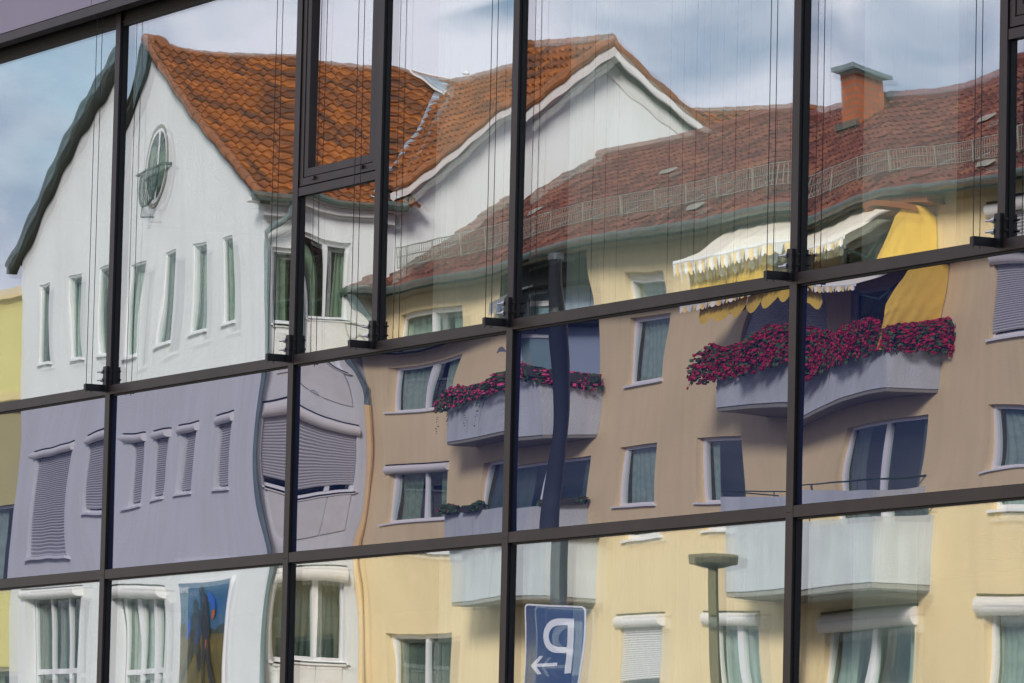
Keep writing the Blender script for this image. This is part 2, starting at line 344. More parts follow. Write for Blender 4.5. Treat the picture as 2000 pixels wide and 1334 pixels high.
# pane shapes: every pane is a real, slightly bent sheet.  h(u, w) in metres, u and w from the pane centre
#WARP0
WARP = {
 'g3': ((-8.697, -5.873, 2.720, 3.633), {(0, 1): 0.00502, (0, 2): 0.000664, (0, 3): 0.000129, (0, 4): -0.000307, (1, 0): 0.000644, (1, 1): -0.00042, (1, 2): -4.13e-05, (1, 3): -7.57e-05, (2, 0): 0.00089, (2, 1): 2.44e-05, (2, 2): -0.000251, (3, 0): 0.00012, (3, 1): 0.000129, (4, 0): -6.83e-05, (0, 0): -0.00128}),
 's3': ((-8.697, -5.873, 3.712, 4.943), {(0, 1): 0.00446, (0, 2): -0.00798, (0, 3): -0.00545, (0, 4): 0.0162, (0, 5): 0.00394, (0, 6): -0.0128, (1, 0): 0.000537, (1, 1): 0.000915, (1, 2): -0.000461, (1, 3): -0.00102, (1, 4): 0.000268, (1, 5): 0.000893, (2, 0): 0.000492, (2, 1): 4.45e-05, (2, 2): 0.00348, (2, 3): 0.000764, (2, 4): -0.00214, (3, 0): 0.000201, (3, 1): 0.000338, (3, 2): 0.000294, (3, 3): 1.2e-05, (4, 0): -0.000209, (4, 1): -0.000196, (4, 2): -0.000435, (5, 0): -4.64e-05, (5, 1): -0.000165, (6, 0): 3.91e-05, (0, 0): -0.000375}),
 't3': ((-8.697, -5.873, 5.024, 7.585), {(0, 1): 0.00406, (0, 2): 0.0015, (0, 3): 0.000124, (0, 4): -0.000501, (0, 5): -1.28e-05, (0, 6): 6.31e-05, (1, 0): 0.000535, (1, 1): 0.000208, (1, 2): -0.000382, (1, 3): -0.000423, (1, 4): 0.000127, (1, 5): 6.71e-05, (2, 0): -0.000489, (2, 1): -0.000227, (2, 2): -7.76e-05, (2, 3): -0.000121, (2, 4): 0.000142, (3, 0): -8.7e-05, (3, 1): 5.02e-05, (3, 2): 6.42e-05, (3, 3): -1.05e-05, (4, 0): 0.00036, (4, 1): 9.01e-05, (4, 2): -8.38e-05, (5, 0): 8.81e-07, (5, 1): 2.93e-06, (6, 0): -5.7e-05, (0, 0): -0.00126}),
 'g4': ((-5.782, -2.993, 2.720, 3.633), {(0, 1): 0.00122, (0, 2): -0.00271, (0, 3): -0.00202, (0, 4): 0.000486, (0, 5): 0.00141, (0, 6): 0.00122, (1, 0): 9.42e-05, (1, 1): 0.000146, (1, 2): 8.77e-05, (1, 3): -0.00241, (1, 4): -0.000701, (1, 5): 0.00108, (2, 0): -0.000174, (2, 1): 0.00055, (2, 2): 0.00318, (2, 3): 0.0012, (2, 4): -0.000384, (3, 0): -7.99e-05, (3, 1): 0.000297, (3, 2): 0.000433, (3, 3): 0.00119, (4, 0): 0.000228, (4, 1): -0.000125, (4, 2): -0.000791, (5, 0): -2.81e-05, (5, 1): -0.000177, (6, 0): -3.24e-05, (0, 0): -0.00017}),
 's4': ((-5.782, -2.993, 3.712, 4.943), {(0, 1): 0.00311, (0, 2): -0.0073, (0, 3): -0.00124, (0, 4): 0.00966, (0, 5): 0.00169, (0, 6): -0.00548, (1, 0): 0.000125, (1, 1): 0.000199, (1, 2): 0.00176, (1, 3): 0.00245, (1, 4): -0.00115, (1, 5): -0.00249, (2, 0): 0.000549, (2, 1): -0.000736, (2, 2): 0.00315, (2, 3): -0.000197, (2, 4): -0.00342, (3, 0): -0.000386, (3, 1): -0.000567, (3, 2): 0.000161, (3, 3): 9.79e-05, (4, 0): -0.001, (4, 1): 0.00013, (4, 2): 0.000141, (5, 0): 2.26e-05, (5, 1): 0.000138, (6, 0): 0.00029, (0, 0): 0.00129}),
 't4': ((-5.782, -2.993, 5.024, 7.400), {(0, 1): 0.00177, (0, 2): -0.00134, (0, 3): -0.00122, (0, 4): 6.88e-05, (0, 5): 0.00017, (0, 6): 5.25e-05, (1, 0): 0.000116, (1, 1): -0.00153, (1, 2): -0.000123, (1, 3): 0.000926, (1, 4): -0.000245, (1, 5): -1.79e-05, (2, 0): -0.000717, (2, 1): -0.000909, (2, 2): 0.000706, (2, 3): 0.000348, (2, 4): 0.000162, (3, 0): -3.54e-05, (3, 1): 0.000911, (3, 2): 0.000126, (3, 3): -0.000428, (4, 0): -0.000164, (4, 1): 8.51e-05, (4, 2): -0.00027, (5, 0): 2.83e-05, (5, 1): -3.36e-05, (6, 0): 0.000106, (0, 0): 0.000843}),
 'g5': ((-2.902, -0.013, 2.720, 3.633), {(0, 1): 0.000953, (0, 2): -0.000303, (0, 3): 0.00263, (0, 4): 0.00285, (0, 5): -0.0034, (0, 6): -0.00496, (1, 0): -0.000496, (1, 1): -0.00217, (1, 2): -0.00255, (1, 3): -0.00215, (1, 4): 0.000786, (1, 5): 0.00172, (2, 0): 0.000707, (2, 1): 7.98e-05, (2, 2): -0.000111, (2, 3): -0.000431, (2, 4): -0.000114, (3, 0): 0.000341, (3, 1): 0.00149, (3, 2): 0.000871, (3, 3): 0.000552, (4, 0): -0.000695, (4, 1): 9.74e-05, (4, 2): 9.08e-05, (5, 0): -9.08e-05, (5, 1): -0.00033, (6, 0): 0.000123, (0, 0): -0.000397}),
 's5': ((-2.902, -0.013, 3.712, 4.943), {(0, 1): -0.00267, (0, 2): -0.00796, (0, 3): 0.000784, (0, 4): -0.0202, (0, 5): -0.00349, (0, 6): 0.0236, (1, 0): -0.000495, (1, 1): -0.00248, (1, 2): -0.00197, (1, 3): 0.00258, (1, 4): 0.00106, (1, 5): 0.000975, (2, 0): 0.00011, (2, 1): -0.00011, (2, 2): 0.00529, (2, 3): 0.00194, (2, 4): -0.000243, (3, 0): 0.000297, (3, 1): 0.00102, (3, 2): -0.000957, (3, 3): -0.00188, (4, 0): -0.00152, (4, 1): 0.000304, (4, 2): -0.000597, (5, 0): -0.000105, (5, 1): -4.36e-05, (6, 0): 0.000456, (0, 0): 0.00347}),
 'g6': ((0.078, 3.257, 2.720, 3.633), {(0, 1): -0.00103, (0, 2): -0.00109, (0, 3): 0.0129, (0, 4): -0.013, (0, 5): -0.0142, (0, 6): 0.025, (1, 0): 0.00034, (1, 1): -0.000576, (1, 2): 0.000472, (1, 3): 0.00599, (1, 4): -0.00229, (1, 5): -0.00779, (2, 0): -0.000318, (2, 1): -0.00053, (2, 2): 0.00217, (2, 3): -0.00249, (2, 4): -0.00119, (3, 0): -5.81e-05, (3, 1): -0.000198, (3, 2): 9.73e-06, (3, 3): -0.000453, (4, 0): 0.00023, (4, 1): 0.00021, (4, 2): -0.000304, (5, 0): 1.69e-05, (5, 1): 3.69e-05, (6, 0): -5.89e-05, (0, 0): 0.000163}),
 's6': ((0.078, 3.257, 3.712, 4.943), {(0, 1): -0.00438, (0, 2): -0.00551, (0, 3): 0.00718, (0, 4): -0.0177, (0, 5): -0.00713, (0, 6): 0.0217, (1, 0): -0.000469, (1, 1): 0.00112, (1, 2): 0.000864, (1, 3): -0.00546, (1, 4): -0.000942, (1, 5): 0.00566, (2, 0): -0.000822, (2, 1): -9.64e-05, (2, 2): 0.0026, (2, 3): 0.000846, (2, 4): -0.0021, (3, 0): -0.000128, (3, 1): -0.000399, (3, 2): 0.000135, (3, 3): 0.000694, (4, 0): 0.000329, (4, 1): -4.01e-05, (4, 2): 1.67e-05, (5, 0): -2.15e-05, (5, 1): 4.65e-06, (6, 0): -4.54e-05, (0, 0): 0.00183}),
 't6': ((0.078, 3.257, 5.024, 6.850), {(0, 1): -0.00176, (0, 2): -0.00707, (0, 3): 0.00127, (0, 4): 0.0073, (0, 5): -0.0013, (0, 6): -0.00228, (1, 0): -0.00103, (1, 1): -0.000784, (1, 2): 0.000477, (1, 3): 0.000149, (1, 4): 0.000418, (1, 5): -0.000126, (2, 0): -0.000337, (2, 1): 0.000859, (2, 2): 0.00183, (2, 3): 0.000406, (2, 4): -0.000854, (3, 0): -0.000264, (3, 1): 0.0011, (3, 2): -0.000253, (3, 3): -0.000214, (4, 0): -6.87e-05, (4, 1): -0.000196, (4, 2): -0.000159, (5, 0): 9.73e-05, (5, 1): -0.000204, (6, 0): 2.84e-05, (0, 0): 0.00131}),
 'g7': ((3.348, 5.650, 2.720, 3.633), {(0, 1): -0.00217, (0, 2): 0.00486, (0, 3): -0.00135, (0, 4): -0.0123, (0, 5): 0.00138, (0, 6): 0.0145, (1, 0): -0.000151, (1, 1): 0.00027, (1, 2): 0.000367, (1, 3): 0.00522, (1, 4): 0.00107, (1, 5): -0.00433, (2, 0): 0.00105, (2, 1): -0.000929, (2, 2): 0.0015, (2, 3): 0.00142, (2, 4): 0.00148, (3, 0): -3.6e-05, (3, 1): -0.000493, (3, 2): -0.000593, (3, 3): -0.00176, (4, 0): -0.000233, (4, 1): 5.15e-05, (4, 2): -0.00121, (5, 0): 2.77e-05, (5, 1): 0.000242, (6, 0): 5.8e-05, (0, 0): -0.00157}),
 's7': ((3.348, 5.650, 3.712, 4.943), {(0, 1): -0.00333, (0, 2): -0.00509, (0, 3): 0.00309, (0, 4): -0.0217, (0, 5): -0.00559, (0, 6): 0.0332, (1, 0): 0.000659, (1, 1): 4.82e-06, (1, 2): 0.000112, (1, 3): 0.00164, (1, 4): -0.00172, (1, 5): 0.00381, (2, 0): 0.000605, (2, 1): -0.000591, (2, 2): 0.00492, (2, 3): 0.00419, (2, 4): -0.0111, (3, 0): 0.000269, (3, 1): 0.00155, (3, 2): -0.00107, (3, 3): -0.00406, (4, 0): -0.00178, (4, 1): -0.00143, (4, 2): 0.000442, (5, 0): -5.68e-06, (5, 1): -0.000492, (6, 0): 0.000494, (0, 0): 0.00282}),
 't5b': ((-1.721, -0.013, 5.024, 7.050), {(0, 1): 0.000951, (0, 2): -0.000962, (0, 3): -0.00296, (0, 4): -0.00124, (0, 5): 0.000769, (0, 6): 0.000504, (1, 0): 0.000494, (1, 1): 0.000792, (1, 2): -0.00103, (1, 3): -0.00322, (1, 4): -0.000302, (1, 5): 0.000865, (2, 0): -0.000805, (2, 1): -0.000556, (2, 2): 0.000972, (2, 3): 0.000692, (2, 4): 0.000936, (3, 0): -0.00111, (3, 1): -0.00146, (3, 2): 0.00012, (3, 3): 0.00207, (4, 0): -0.000758, (4, 1): 0.000274, (4, 2): -0.00206, (5, 0): 0.000347, (5, 1): 1.91e-05, (6, 0): 0.00111, (0, 0): 0.0025}),
 't5l': ((-2.902, -1.808, 5.024, 6.075), {(0, 1): 0.00216, (0, 2): 0.00662, (0, 3): 0.00398, (0, 4): -0.043, (0, 5): -0.00527, (0, 6): 0.0566, (1, 0): -4.07e-05, (1, 1): 0.00325, (1, 2): -0.00127, (1, 3): -0.0232, (1, 4): -0.000369, (1, 5): 0.0244, (2, 0): -0.00351, (2, 1): 0.00158, (2, 2): 0.00806, (2, 3): -0.00146, (2, 4): -0.00029, (3, 0): 0.00414, (3, 1): -0.0156, (3, 2): 0.00268, (3, 3): 0.0223, (4, 0): 0.00244, (4, 1): -0.00097, (4, 2): -0.00542, (5, 0): -0.00588, (5, 1): 0.0132, (6, 0): -0.000902, (0, 0): 0.000871}),
 't7a': ((3.348, 5.317, 5.024, 6.500), {(0, 1): -0.00163, (0, 2): -0.00563, (0, 3): 0.00264, (0, 4): 0.0104, (0, 5): -0.00171, (0, 6): -0.00569, (1, 0): -0.000512, (1, 1): -0.00347, (1, 2): -0.00193, (1, 3): 0.00299, (1, 4): 0.000991, (1, 5): -0.00126, (2, 0): -0.000105, (2, 1): 0.000131, (2, 2): 0.00595, (2, 3): -1.49e-05, (2, 4): -0.00465, (3, 0): 0.00267, (3, 1): 0.00456, (3, 2): 0.0011, (3, 3): -0.00156, (4, 0): -0.00214, (4, 1): 2.94e-05, (4, 2): -0.000937, (5, 0): -0.00124, (5, 1): -0.00162, (6, 0): 0.00106, (0, 0): 0.000864}),
 't5c': ((-2.796, -1.914, 6.248, 7.470), {(0, 1): -0.00217, (1, 0): -0.000375, (0, 0): -0}),
}
#WARP1
def hfun(cf, x, z):
    (x0, x1, z0, z1), c_ = cf
    u = min(max(x, x0), x1)-(x0+x1)/2; w_ = min(max(z, z0), z1)-(z0+z1)/2
    r = 0
    for (i, j), c in c_.items(): r += c*u**i*w_**j
    return r
def pane(x0, x1, z0, z1, y, cf, m, name='glass_pane', par=None, n=76, label=None):
    xc, zc = (x0+x1)/2, (z0+z1)/2
    pz = (x0*1.7+z0*2.3+y*50) % 6.28; rip = 1.0
    g = MB(False)
    def fn(a, b):
        x = x0+(x1-x0)*a; z = z0+(z1-z0)*b
        return Vector((x, y - hfun(cf, x, z) - rip*(0.9e-5*math.sin(21*x+2.5*math.sin(2.1*z+pz)+pz)+0.6e-5*math.sin(17*z+3*math.sin(1.7*x+pz))), z))
    nv = max(20, int(n*(z1-z0)/(x1-x0)))
    g.grid(fn, n, min(nv, 76))
    e = bpy.data.objects
    o = g.build(name, m, par or office, smooth=True)
    return o
def rnd_cf(seed, amp, tilt):
    r = random.Random(seed)
    return {(1, 0): r.uniform(-1, 1)*tilt, (0, 1): r.uniform(-1, 1)*tilt, (2, 0): r.uniform(-.6, 1)*amp, (0, 2): r.uniform(-.6, 1)*amp,
            (1, 1): r.uniform(-1, 1)*amp*0.5, (3, 0): r.uniform(-1, 1)*amp*0.4, (2, 1): r.uniform(-1, 1)*amp*0.3, (1, 2): r.uniform(-1, 1)*amp*0.3}
def inner_cf(cf, seed):
    c2 = dict(cf[1])
    r = rnd_cf(seed+500, 0.0006, 0.0006)
    for k, v in r.items(): c2[k] = c2.get(k, 0)+v
    c2[(0, 1)] = c2.get((0, 1), 0) + INNER_TILT[1]; c2[(1, 0)] = c2.get((1, 0), 0) + INNER_TILT[0]
    return (cf[0], c2)
INNER_TILT = (0.0005, -0.0014)
def igu(pid, x0, x1, z0, z1, y=0.0):
    cf = WARP.get(pid) or ((x0, x1, z0, z1), rnd_cf(sum(map(ord, pid)), 0.0004, 0.0004))
    pane(x0-0.012, x1+0.012, z0-0.004, z1+0.01, y+0.006, cf, 'outer')
    pane(x0-0.012, x1+0.012, z0-0.004, z1+0.01, y+0.028, inner_cf(cf, sum(map(ord, pid))), 'inner', 'inner_pane')
for i in range(len(VX)-1):
    a, b = VX[i]+MW+0.008, VX[i+1]-0.008
    igu('g%d' % i, a, b, 0.31, Z2B-0.012)
    cf = WARP.get('s%d' % i) or ((a, b, Z2T, Z1B), rnd_cf(i*7+3, 0.0004, 0.0003))
    pane(a-0.012, b+0.012, Z2T+0.002, Z1B-0.010, 0.006, cf, 'spand', 'spandrel_pane')
    sub = [x for bi, x in SUB if bi == i]
    if not sub: igu('t%d' % i, a, b, Z1T+0.006, Z0)
igu('t5b', -1.80+MW+0.004, VX[6]-0.008, Z1T+0.006, Z0)
igu('t5l', VX[5]+MW+0.008, -1.808, Z1T+0.006, 6.075)
igu('t7a', VX[7]+MW+0.008, 5.317, Z1T+0.006, Z0)
igu('t7l', 5.325+MW+0.004, VX[8]-0.008, Z1T+0.006, 6.075)

def casement(x0, x1, zb, zt, pid, label):
    fb(x0, x1, -MD+0.003, 0.08, zb-0.06, zb-0.004, 'transom')
    c = bpy.data.objects.new('casement', None); COL.objects.link(c); c.parent = office; c.location = (x0, 0, zb); c['label'] = label
    def ring(name, a0, a1, c0, c1, t, y0, m='brown'):
        g = MB(False)
        F = XYZ
        g.bx(F, a0, a1, y0, 0.05, c0, c0+t)
        g.bx(F, a0, a1, y0, 0.05, c1-t, c1)
        g.bx(F, a0, a0+t, y0, 0.05, c0+t, c1-t)
        g.bx(F, a1-t, a1, y0, 0.05, c0+t, c1-t)
        return g.build(name, m, c)
    ring('frame', x0+0.004, x1-0.004, zb+0.006, zt, 0.050, -0.018)
    ring('sash', x0+0.062, x1-0.062, zb+0.063, zt-0.06, 0.052, -0.014)
    g = MB(False); g.bx(XYZ, x0+0.02, x1-0.02, 0.0, 0.03, zb+0.02, zb+0.07); g.build('gasket', 'black', c)
    for hx in (x0+0.20, x1-0.22):
        g = MB(False); g.bx(XYZ, hx, hx+0.04, -0.034, -0.018, zb+0.030, zb+0.052); g.build('drain_cap', 'brown', c)
    cf = WARP.get(pid) or ((x0, x1, zb, zt), rnd_cf(len(pid)+77, 0.0003, 0.0003))
    pane(x0+0.113, x1-0.113, zb+0.113, zt-0.11, 0.016, cf, 'outer', 'glass_pane', c)
    pane(x0+0.113, x1-0.113, zb+0.113, zt-0.11, 0.036, inner_cf(cf, 31), 'inner', 'inner_pane', c)
casement(VX[5]+MW+0.001, -1.801, 6.135, Z0-0.005, 't5c', 'opening casement between the second and third uprights')
casement(5.325+MW, VX[8]-0.001, 6.135, Z0-0.005, 't7c', 'opening casement at the right edge')

# black arms holding the blind guide cables, one pair left of every upright of the top row
def bracket(x):
    br = bpy.data.objects.new('cable_bracket', None); COL.objects.link(br); br.parent = office; br.location = (x, -0.03, Z1B)
    g = MB(False)
    g.bx(XYZ, x-0.002, x+0.012, -0.185, -0.027, Z1B+0.022, Z1T+0.006)
    g.bx(XYZ, x-0.022, x-0.002, -0.185, -0.180, Z1B+0.024, Z1T+0.004)
    g.bx(XYZ, x+0.004, x+0.056, -0.050, -0.0275, Z1B+0.018, Z1B+0.20)
    g.build('arm', 'blackm', br)
    for dz in (0.105, 0.165):
        g = MB(False); c = Vector((x+0.002, -0.045, Z1B+dz))
        g.tube([c, c+Vector((-0.012, -0.006, 0)), c+Vector((-0.013, -0.006, 0)), c+Vector((-0.022, -0.010, 0)), c+Vector((-0.023, -0.0105, 0)), c+Vector((-0.055, -0.02, 0))], 0.01, 8, True, [0.016, 0.016, 0.011, 0.011, 0.006, 0.006]); g.build('bolt', 'steel', br)
        g = MB(False); c = Vector((x+MW-0.005, -0.03, Z1B+dz)); g.tube([c, c+Vector((0.035, 0, 0))], 0.006, 6); g.build('bolt', 'blackm', br)
    for cy in (-0.170, -0.128):
        g = MB(False); c = Vector((x-0.02, cy, Z1B+0.05)); g.tube([c+Vector((0.02, 0, 0)), c+Vector((-0.012, 0, 0))], 0.009, 8); g.build('bolt', 'steel', br)
        cb = MB(False); cb.tube([(x-0.012, cy, Z1B+0.01), (x-0.012, cy, 7.70)], 0.0026, 6)
        tag(cb.build('guide_cable', 'cable'), CABLE[round(x, 2)][0 if cy < -0.15 else 1], 'cable', 'guide cables in front of the glass')
CABLE = {}
nm = {0: 'far left edge of the building', 1: 'far left end', 2: 'left of the frame', 3: 'outside left edge', 4: 'first upright from the left', 5: 'casement upright',
      6: 'middle upright', 7: 'upright crossing the awning', 8: 'right outer upright', 9: 'far right end', 10: 'far right edge'}
for i, x in enumerate(VX): CABLE[round(x, 2)] = ['thin dark outer cable left of the %s' % nm[i], 'thin dark inner cable nearer the glass, left of the %s' % nm[i]]
CABLE[-1.8] = ['thin dark outer cable crossing the casement window', 'thin dark inner cable nearer the glass, crossing the casement window']
CABLE[round(5.325, 2)] = ['thin dark outer cable right of the yellow screen', 'thin dark inner cable nearer the glass, right of the yellow screen']
for x in VX[3:9] + [-1.80, 5.325]: bracket(x)

# rooms behind the glass
def slab(name, m, *b): g = MB(False); g.bx(XYZ, *b); return g.build(name, m, office)
slab('floor_slab', 'room', -17.4, 14.3, 0.13, 7.5, Z1B-0.9, Z1B+0.02)
slab('floor_slab', 'carpet', -17.4, 14.3, 0.13, 7.5, 0.02, 0.12)
slab('ceiling_slab', 'room', -17.4, 14.3, 0.13, 7.5, Z0+0.12, 9.6)
slab('back_wall', 'room', -17.4, 14.3, 7.5, 7.7, 0.02, 9.6)
slab('end_wall', 'room', -17.6, -17.4, -0.0, 7.7, 0.02, 9.6)
slab('end_wall', 'room', 14.38, 14.6, -0.0, 7.7, 0.02, 9.6)
slab('spandrel_backing', 'darkroom', -17.4, 14.3, 0.115, 0.125, Z2B, Z1T)
def blind(x0, x1, z0, z1, label, pitch=0.150, ang=-3, yy=0.15):
    r = root('vertical_blind', label, 'blind', ((x0+x1)/2, yy, z0), 'vertical slat blinds behind the glass')
    n = int((x1-x0)/pitch); rr = random.Random(int(x0*100))
    for k in range(n):
        x = x0 + (k+0.5)*pitch; a = R_(ang + rr.uniform(-3.5, 3.5)); hw = 0.080
        g = MB(False)
        def fn(u, v):
            s_ = (u-0.5)*2*hw; bow = 0.030*(1-(2*u-1)**2)
            return Vector((x+s_*math.cos(a), yy + s_*math.sin(a) - bow, z0+0.03+(z1-z0-0.06)*v))
        g.grid(fn, 4, 2); g.build('slat', 'blind', r, smooth=True)
    g = MB(False); g.bx(XYZ, x0, x1, yy-0.02, yy+0.02, z1-0.03, z1); g.build('head_rail', 'frame', r)
blind(0.42, 3.2, Z1T, Z0+0.05, 'pale vertical blind behind the large top pane left of the cream awning')
blind(-1.30, -0.05, Z1T, Z0+0.05, 'pale vertical blind behind the top pane between the casement and the middle upright')
blind(3.75, 4.72, Z1T, Z0+0.05, 'pale vertical blind behind the top right pane under the brick chimney reflection', ang=8)
blind(0.62, 3.2, 0.3, Z2B, 'pale vertical blind behind the bottom pane with the parking sign reflection', ang=10)
blind(3.72, 4.35, 0.3, Z2B, 'narrow pale vertical blind behind the bottom right pane', ang=10)
blind(5.4, 6.9, 0.3, Z2B, 'pale vertical blind at the right edge of the bottom row', ang=10)
blind(-1.1, -0.1, 0.3, Z2B, 'pale vertical blind behind the bottom pane below the left balcony', ang=6)

# ================================================================== the houses opposite.
# Coordinates below are written as distances along x and away from the glass front (t); the builder puts
# them on the far side of the street, where they really stand (y = -distance).
def wall_holes(g, F, s0, s1, z0, z1, holes, depth=0.14, t=0.0):
    ss = sorted(set([s0, s1]+[v for h in holes for v in h[:2]])); zz = sorted(set([z0, z1]+[v for h in holes for v in h[2:4]]))
    for a, b in zip(ss[:-1], ss[1:]):
        for c, d in zip(zz[:-1], zz[1:]):
            if any(h[0] <= (a+b)/2 <= h[1] and h[2] <= (c+d)/2 <= h[3] for h in holes): continue
            g.face(F(a, t, c), F(b, t, c), F(b, t, d), F(a, t, d))
    for a, b, c, d in [h[:4] for h in holes]:
        g.face(F(a, t, c), F(b, t, c), F(b, t+depth, c), F(a, t+depth, c)); g.face(F(a, t, d), F(a, t+depth, d), F(b, t+depth, d), F(b, t, d))
        g.face(F(a, t, c), F(a, t+depth, c), F(a, t+depth, d), F(a, t, d)); g.face(F(b, t, c), F(b, t, d), F(b, t+depth, d), F(b, t+depth, c))

def window(par, F, s0, s1, z0, z1, panes=1, shut=0.0, box=False, sill=True, curtain=0.6, dep=0.12, transom=None, door=False, shm='shutter', tilt=0, boxr=0.15, label=None, ft=0.075):
    """one window: frame, a pane per sash, sill, curtains, roller shutter and its box; F(s, t, z) with t going into the house"""
    w_ = bpy.data.objects.new('window' if not door else 'balcony_door', None); COL.objects.link(w_); w_.parent = par
    c = F((s0+s1)/2, dep, z0); w_.location = Vector((c.x, -c.y, c.z)) - par.location
    if label: w_['label'] = label
    g = MB(); t0, t1 = dep-0.01, dep+0.06
    g.bx(F, s0, s1, t0, t1, z0, z0+ft); g.bx(F, s0, s1, t0, t1, z1-ft, z1)
    g.bx(F, s0, s0+ft, t0, t1, z0+ft, z1-ft); g.bx(F, s1-ft, s1, t0, t1, z0+ft, z1-ft)
    cuts = [s0+ft*0.5]
    for k in range(1, panes): cuts.append(s0 + (s1-s0)*k/panes)
    cuts.append(s1-ft*0.5)
    for k in range(1, panes):
        g.bx(F, cuts[k]-0.065, cuts[k]+0.065, t0-0.012, t1, z0+ft, z1-ft)
    if transom: g.bx(F, s0+ft, s1-ft, t0-0.010, t1-0.003, transom-0.05, transom+0.05)
    g.build('frame', 'frame', w_)
    for k in range(panes):
        g = MB(); g.face(F(cuts[k], t0+0.035, z0+0.04), F(cuts[k+1], t0+0.035, z0+0.04), F(cuts[k+1], t0+0.035, z1-0.04), F(cuts[k], t0+0.035, z1-0.04)); g.build('pane', 'hglass', w_)
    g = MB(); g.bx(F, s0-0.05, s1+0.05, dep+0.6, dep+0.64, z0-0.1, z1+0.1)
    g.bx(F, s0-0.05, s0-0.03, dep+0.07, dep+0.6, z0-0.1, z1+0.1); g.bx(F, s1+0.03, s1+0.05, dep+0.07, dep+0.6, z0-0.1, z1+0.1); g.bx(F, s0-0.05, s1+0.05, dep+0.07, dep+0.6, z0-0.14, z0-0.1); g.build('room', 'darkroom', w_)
    if curtain > 0:
        rr = random.Random(int(abs(s0)*91+z0*17)); ph = rr.uniform(0, 6); cm2 = rr.choice(['curtain', 'curtain', 'curtain2', 'curtain3'])
        spans = [(s0, s1)] if curtain >= 1 else [(s0, s0+(s1-s0)*curtain*0.5), (s1-(s1-s0)*curtain*0.5, s1)]
        for a, b in spans:
            g = MB()
            def fn(u, v, a=a, b=b):
                s_ = a+(b-a)*(u + 0.10*math.sin(v*3+ph)*(0.5-abs(u-0.5)))
                return F(s_, dep+0.16+0.025*math.sin(u*(b-a)*38+ph+v*1.5), z0+0.03+(z1-z0-0.06)*v)
            g.grid(fn, max(10, int((b-a)*40)), 6); g.build('curtain', cm2, w_, smooth=True)
    if shut > 0:
        zb = z1-(z1-z0)*shut; nn = max(4, int((z1-zb)/0.052)); g = MB()
        for k in range(nn):
            a = z1-(z1-zb)*k/nn; b = z1-(z1-zb)*(k+1)/nn; m_ = (a+b)/2
            g.face(F(s0+0.03, dep-0.045, a), F(s1-0.03, dep-0.045, a), F(s1-0.03, dep-0.062, m_), F(s0+0.03, dep-0.062, m_))
            g.face(F(s0+0.03, dep-0.062, m_), F(s1-0.03, dep-0.062, m_), F(s1-0.03, dep-0.040, b), F(s0+0.03, dep-0.040, b))
        g.build('roller_shutter', shm, w_)
    if box:
        g = MB(); n = 12
        rad = boxr
        g.tube([F(s0-0.07, -0.02, z1+0.03), F(s1+0.07, -0.02, z1+0.03)], rad, 18); g.build('shutter_box', 'box', w_, smooth=False)
        g = MB(); g.bx(F, s0-0.08, s1+0.08, -0.05, 0.0, z1+0.035+rad, z1+0.06+rad); g.build('box_shadow_strip', 'darkroom', w_)  # near-black strip: shadow line over the shutter box, put into the colour
    if sill and not door:
        g = MB(); g.bx(F, s0-0.06, s1+0.06, -0.06, dep-0.01, z0-0.04, z0-0.003); g.build('sill', 'frame' if not box else 'frame', w_)
    return w_

def tiles(name, m, par, P0, ua, ub, la, lb, cw, rh, wave, step, kind='pan', stagger=False, clip=None):
    """tiled sheet: ua runs along the eave, ub up the slope; overlapping rows, every row a step, every tile a roll"""
    ua = Vector(ua).normalized(); ub = Vector(ub).normalized(); nn = ua.cross(ub).normalized()
    if nn.z < 0: nn = -nn
    g = MB(); g.uv = []
    def lift(f): return step if kind == 'pan' else (step*1.3 if 0.30 < f < 0.72 else 0.004)
    nr = int(math.ceil(lb/rh)); nc = int(math.ceil(la/cw)); S = 6
    for r in range(nr):
        off = 0.5*cw if (stagger and r % 2) else 0.0
        b0, b1 = r*rh, min((r+1)*rh+0.02, lb)
        lo = []; hi = []; uvx = []
        for k in range(nc*S+1):
            a = k/S*cw; f_ = ((a-off)/cw) % 1.0
            if kind == 'pan': hgt = wave*(0.5+0.5*math.sin(2*math.pi*f_))
            else: hgt = wave*(1.0 if f_ < 0.16 else 0.15+0.35*math.sin(math.pi*(f_-0.16)/0.84))
            a = min(a, la)
            jag = 0.012*math.sin(r*12.9+math.floor((a-off)/cw)*78.2)
            lo.append(P0+ua*a+ub*(b0+jag)+nn*(hgt+lift(f_))); hi.append(P0+ua*a+ub*b1+nn*hgt); uvx.append(math.floor((a-off+0.001)/cw)+0.5)
        i = g.add(lo); j = g.add(hi); base = g.add([p-nn*(step*1.3+0.006) for p in lo])
        for k in range(nc*S):
            if clip and not clip(k/S*cw, b0): continue
            g.f.append((i+k, i+k+1, j+k+1, j+k)); g.uv.append((uvx[k], r+0.5))
            g.f.append((base+k, base+k+1, i+k+1, i+k)); g.uv.append((uvx[k], r+0.5))
    g.mi = [0]*len(g.f)
    return g.build(name, m, par, smooth=False)

def ridge_caps(name, m, par, a, b, r=0.12, ln=0.38):
    a = Vector(a); b = Vector(b); d = (b-a); n = max(1, int(d.length/ln)); g = MB()
    for k in range(n):
        p = a+d*k/n; q = a+d*(k+1.08)/n
        g.tube([p, q], r, 8, True, [r, r*0.86])
    return g.build(name, m, par)

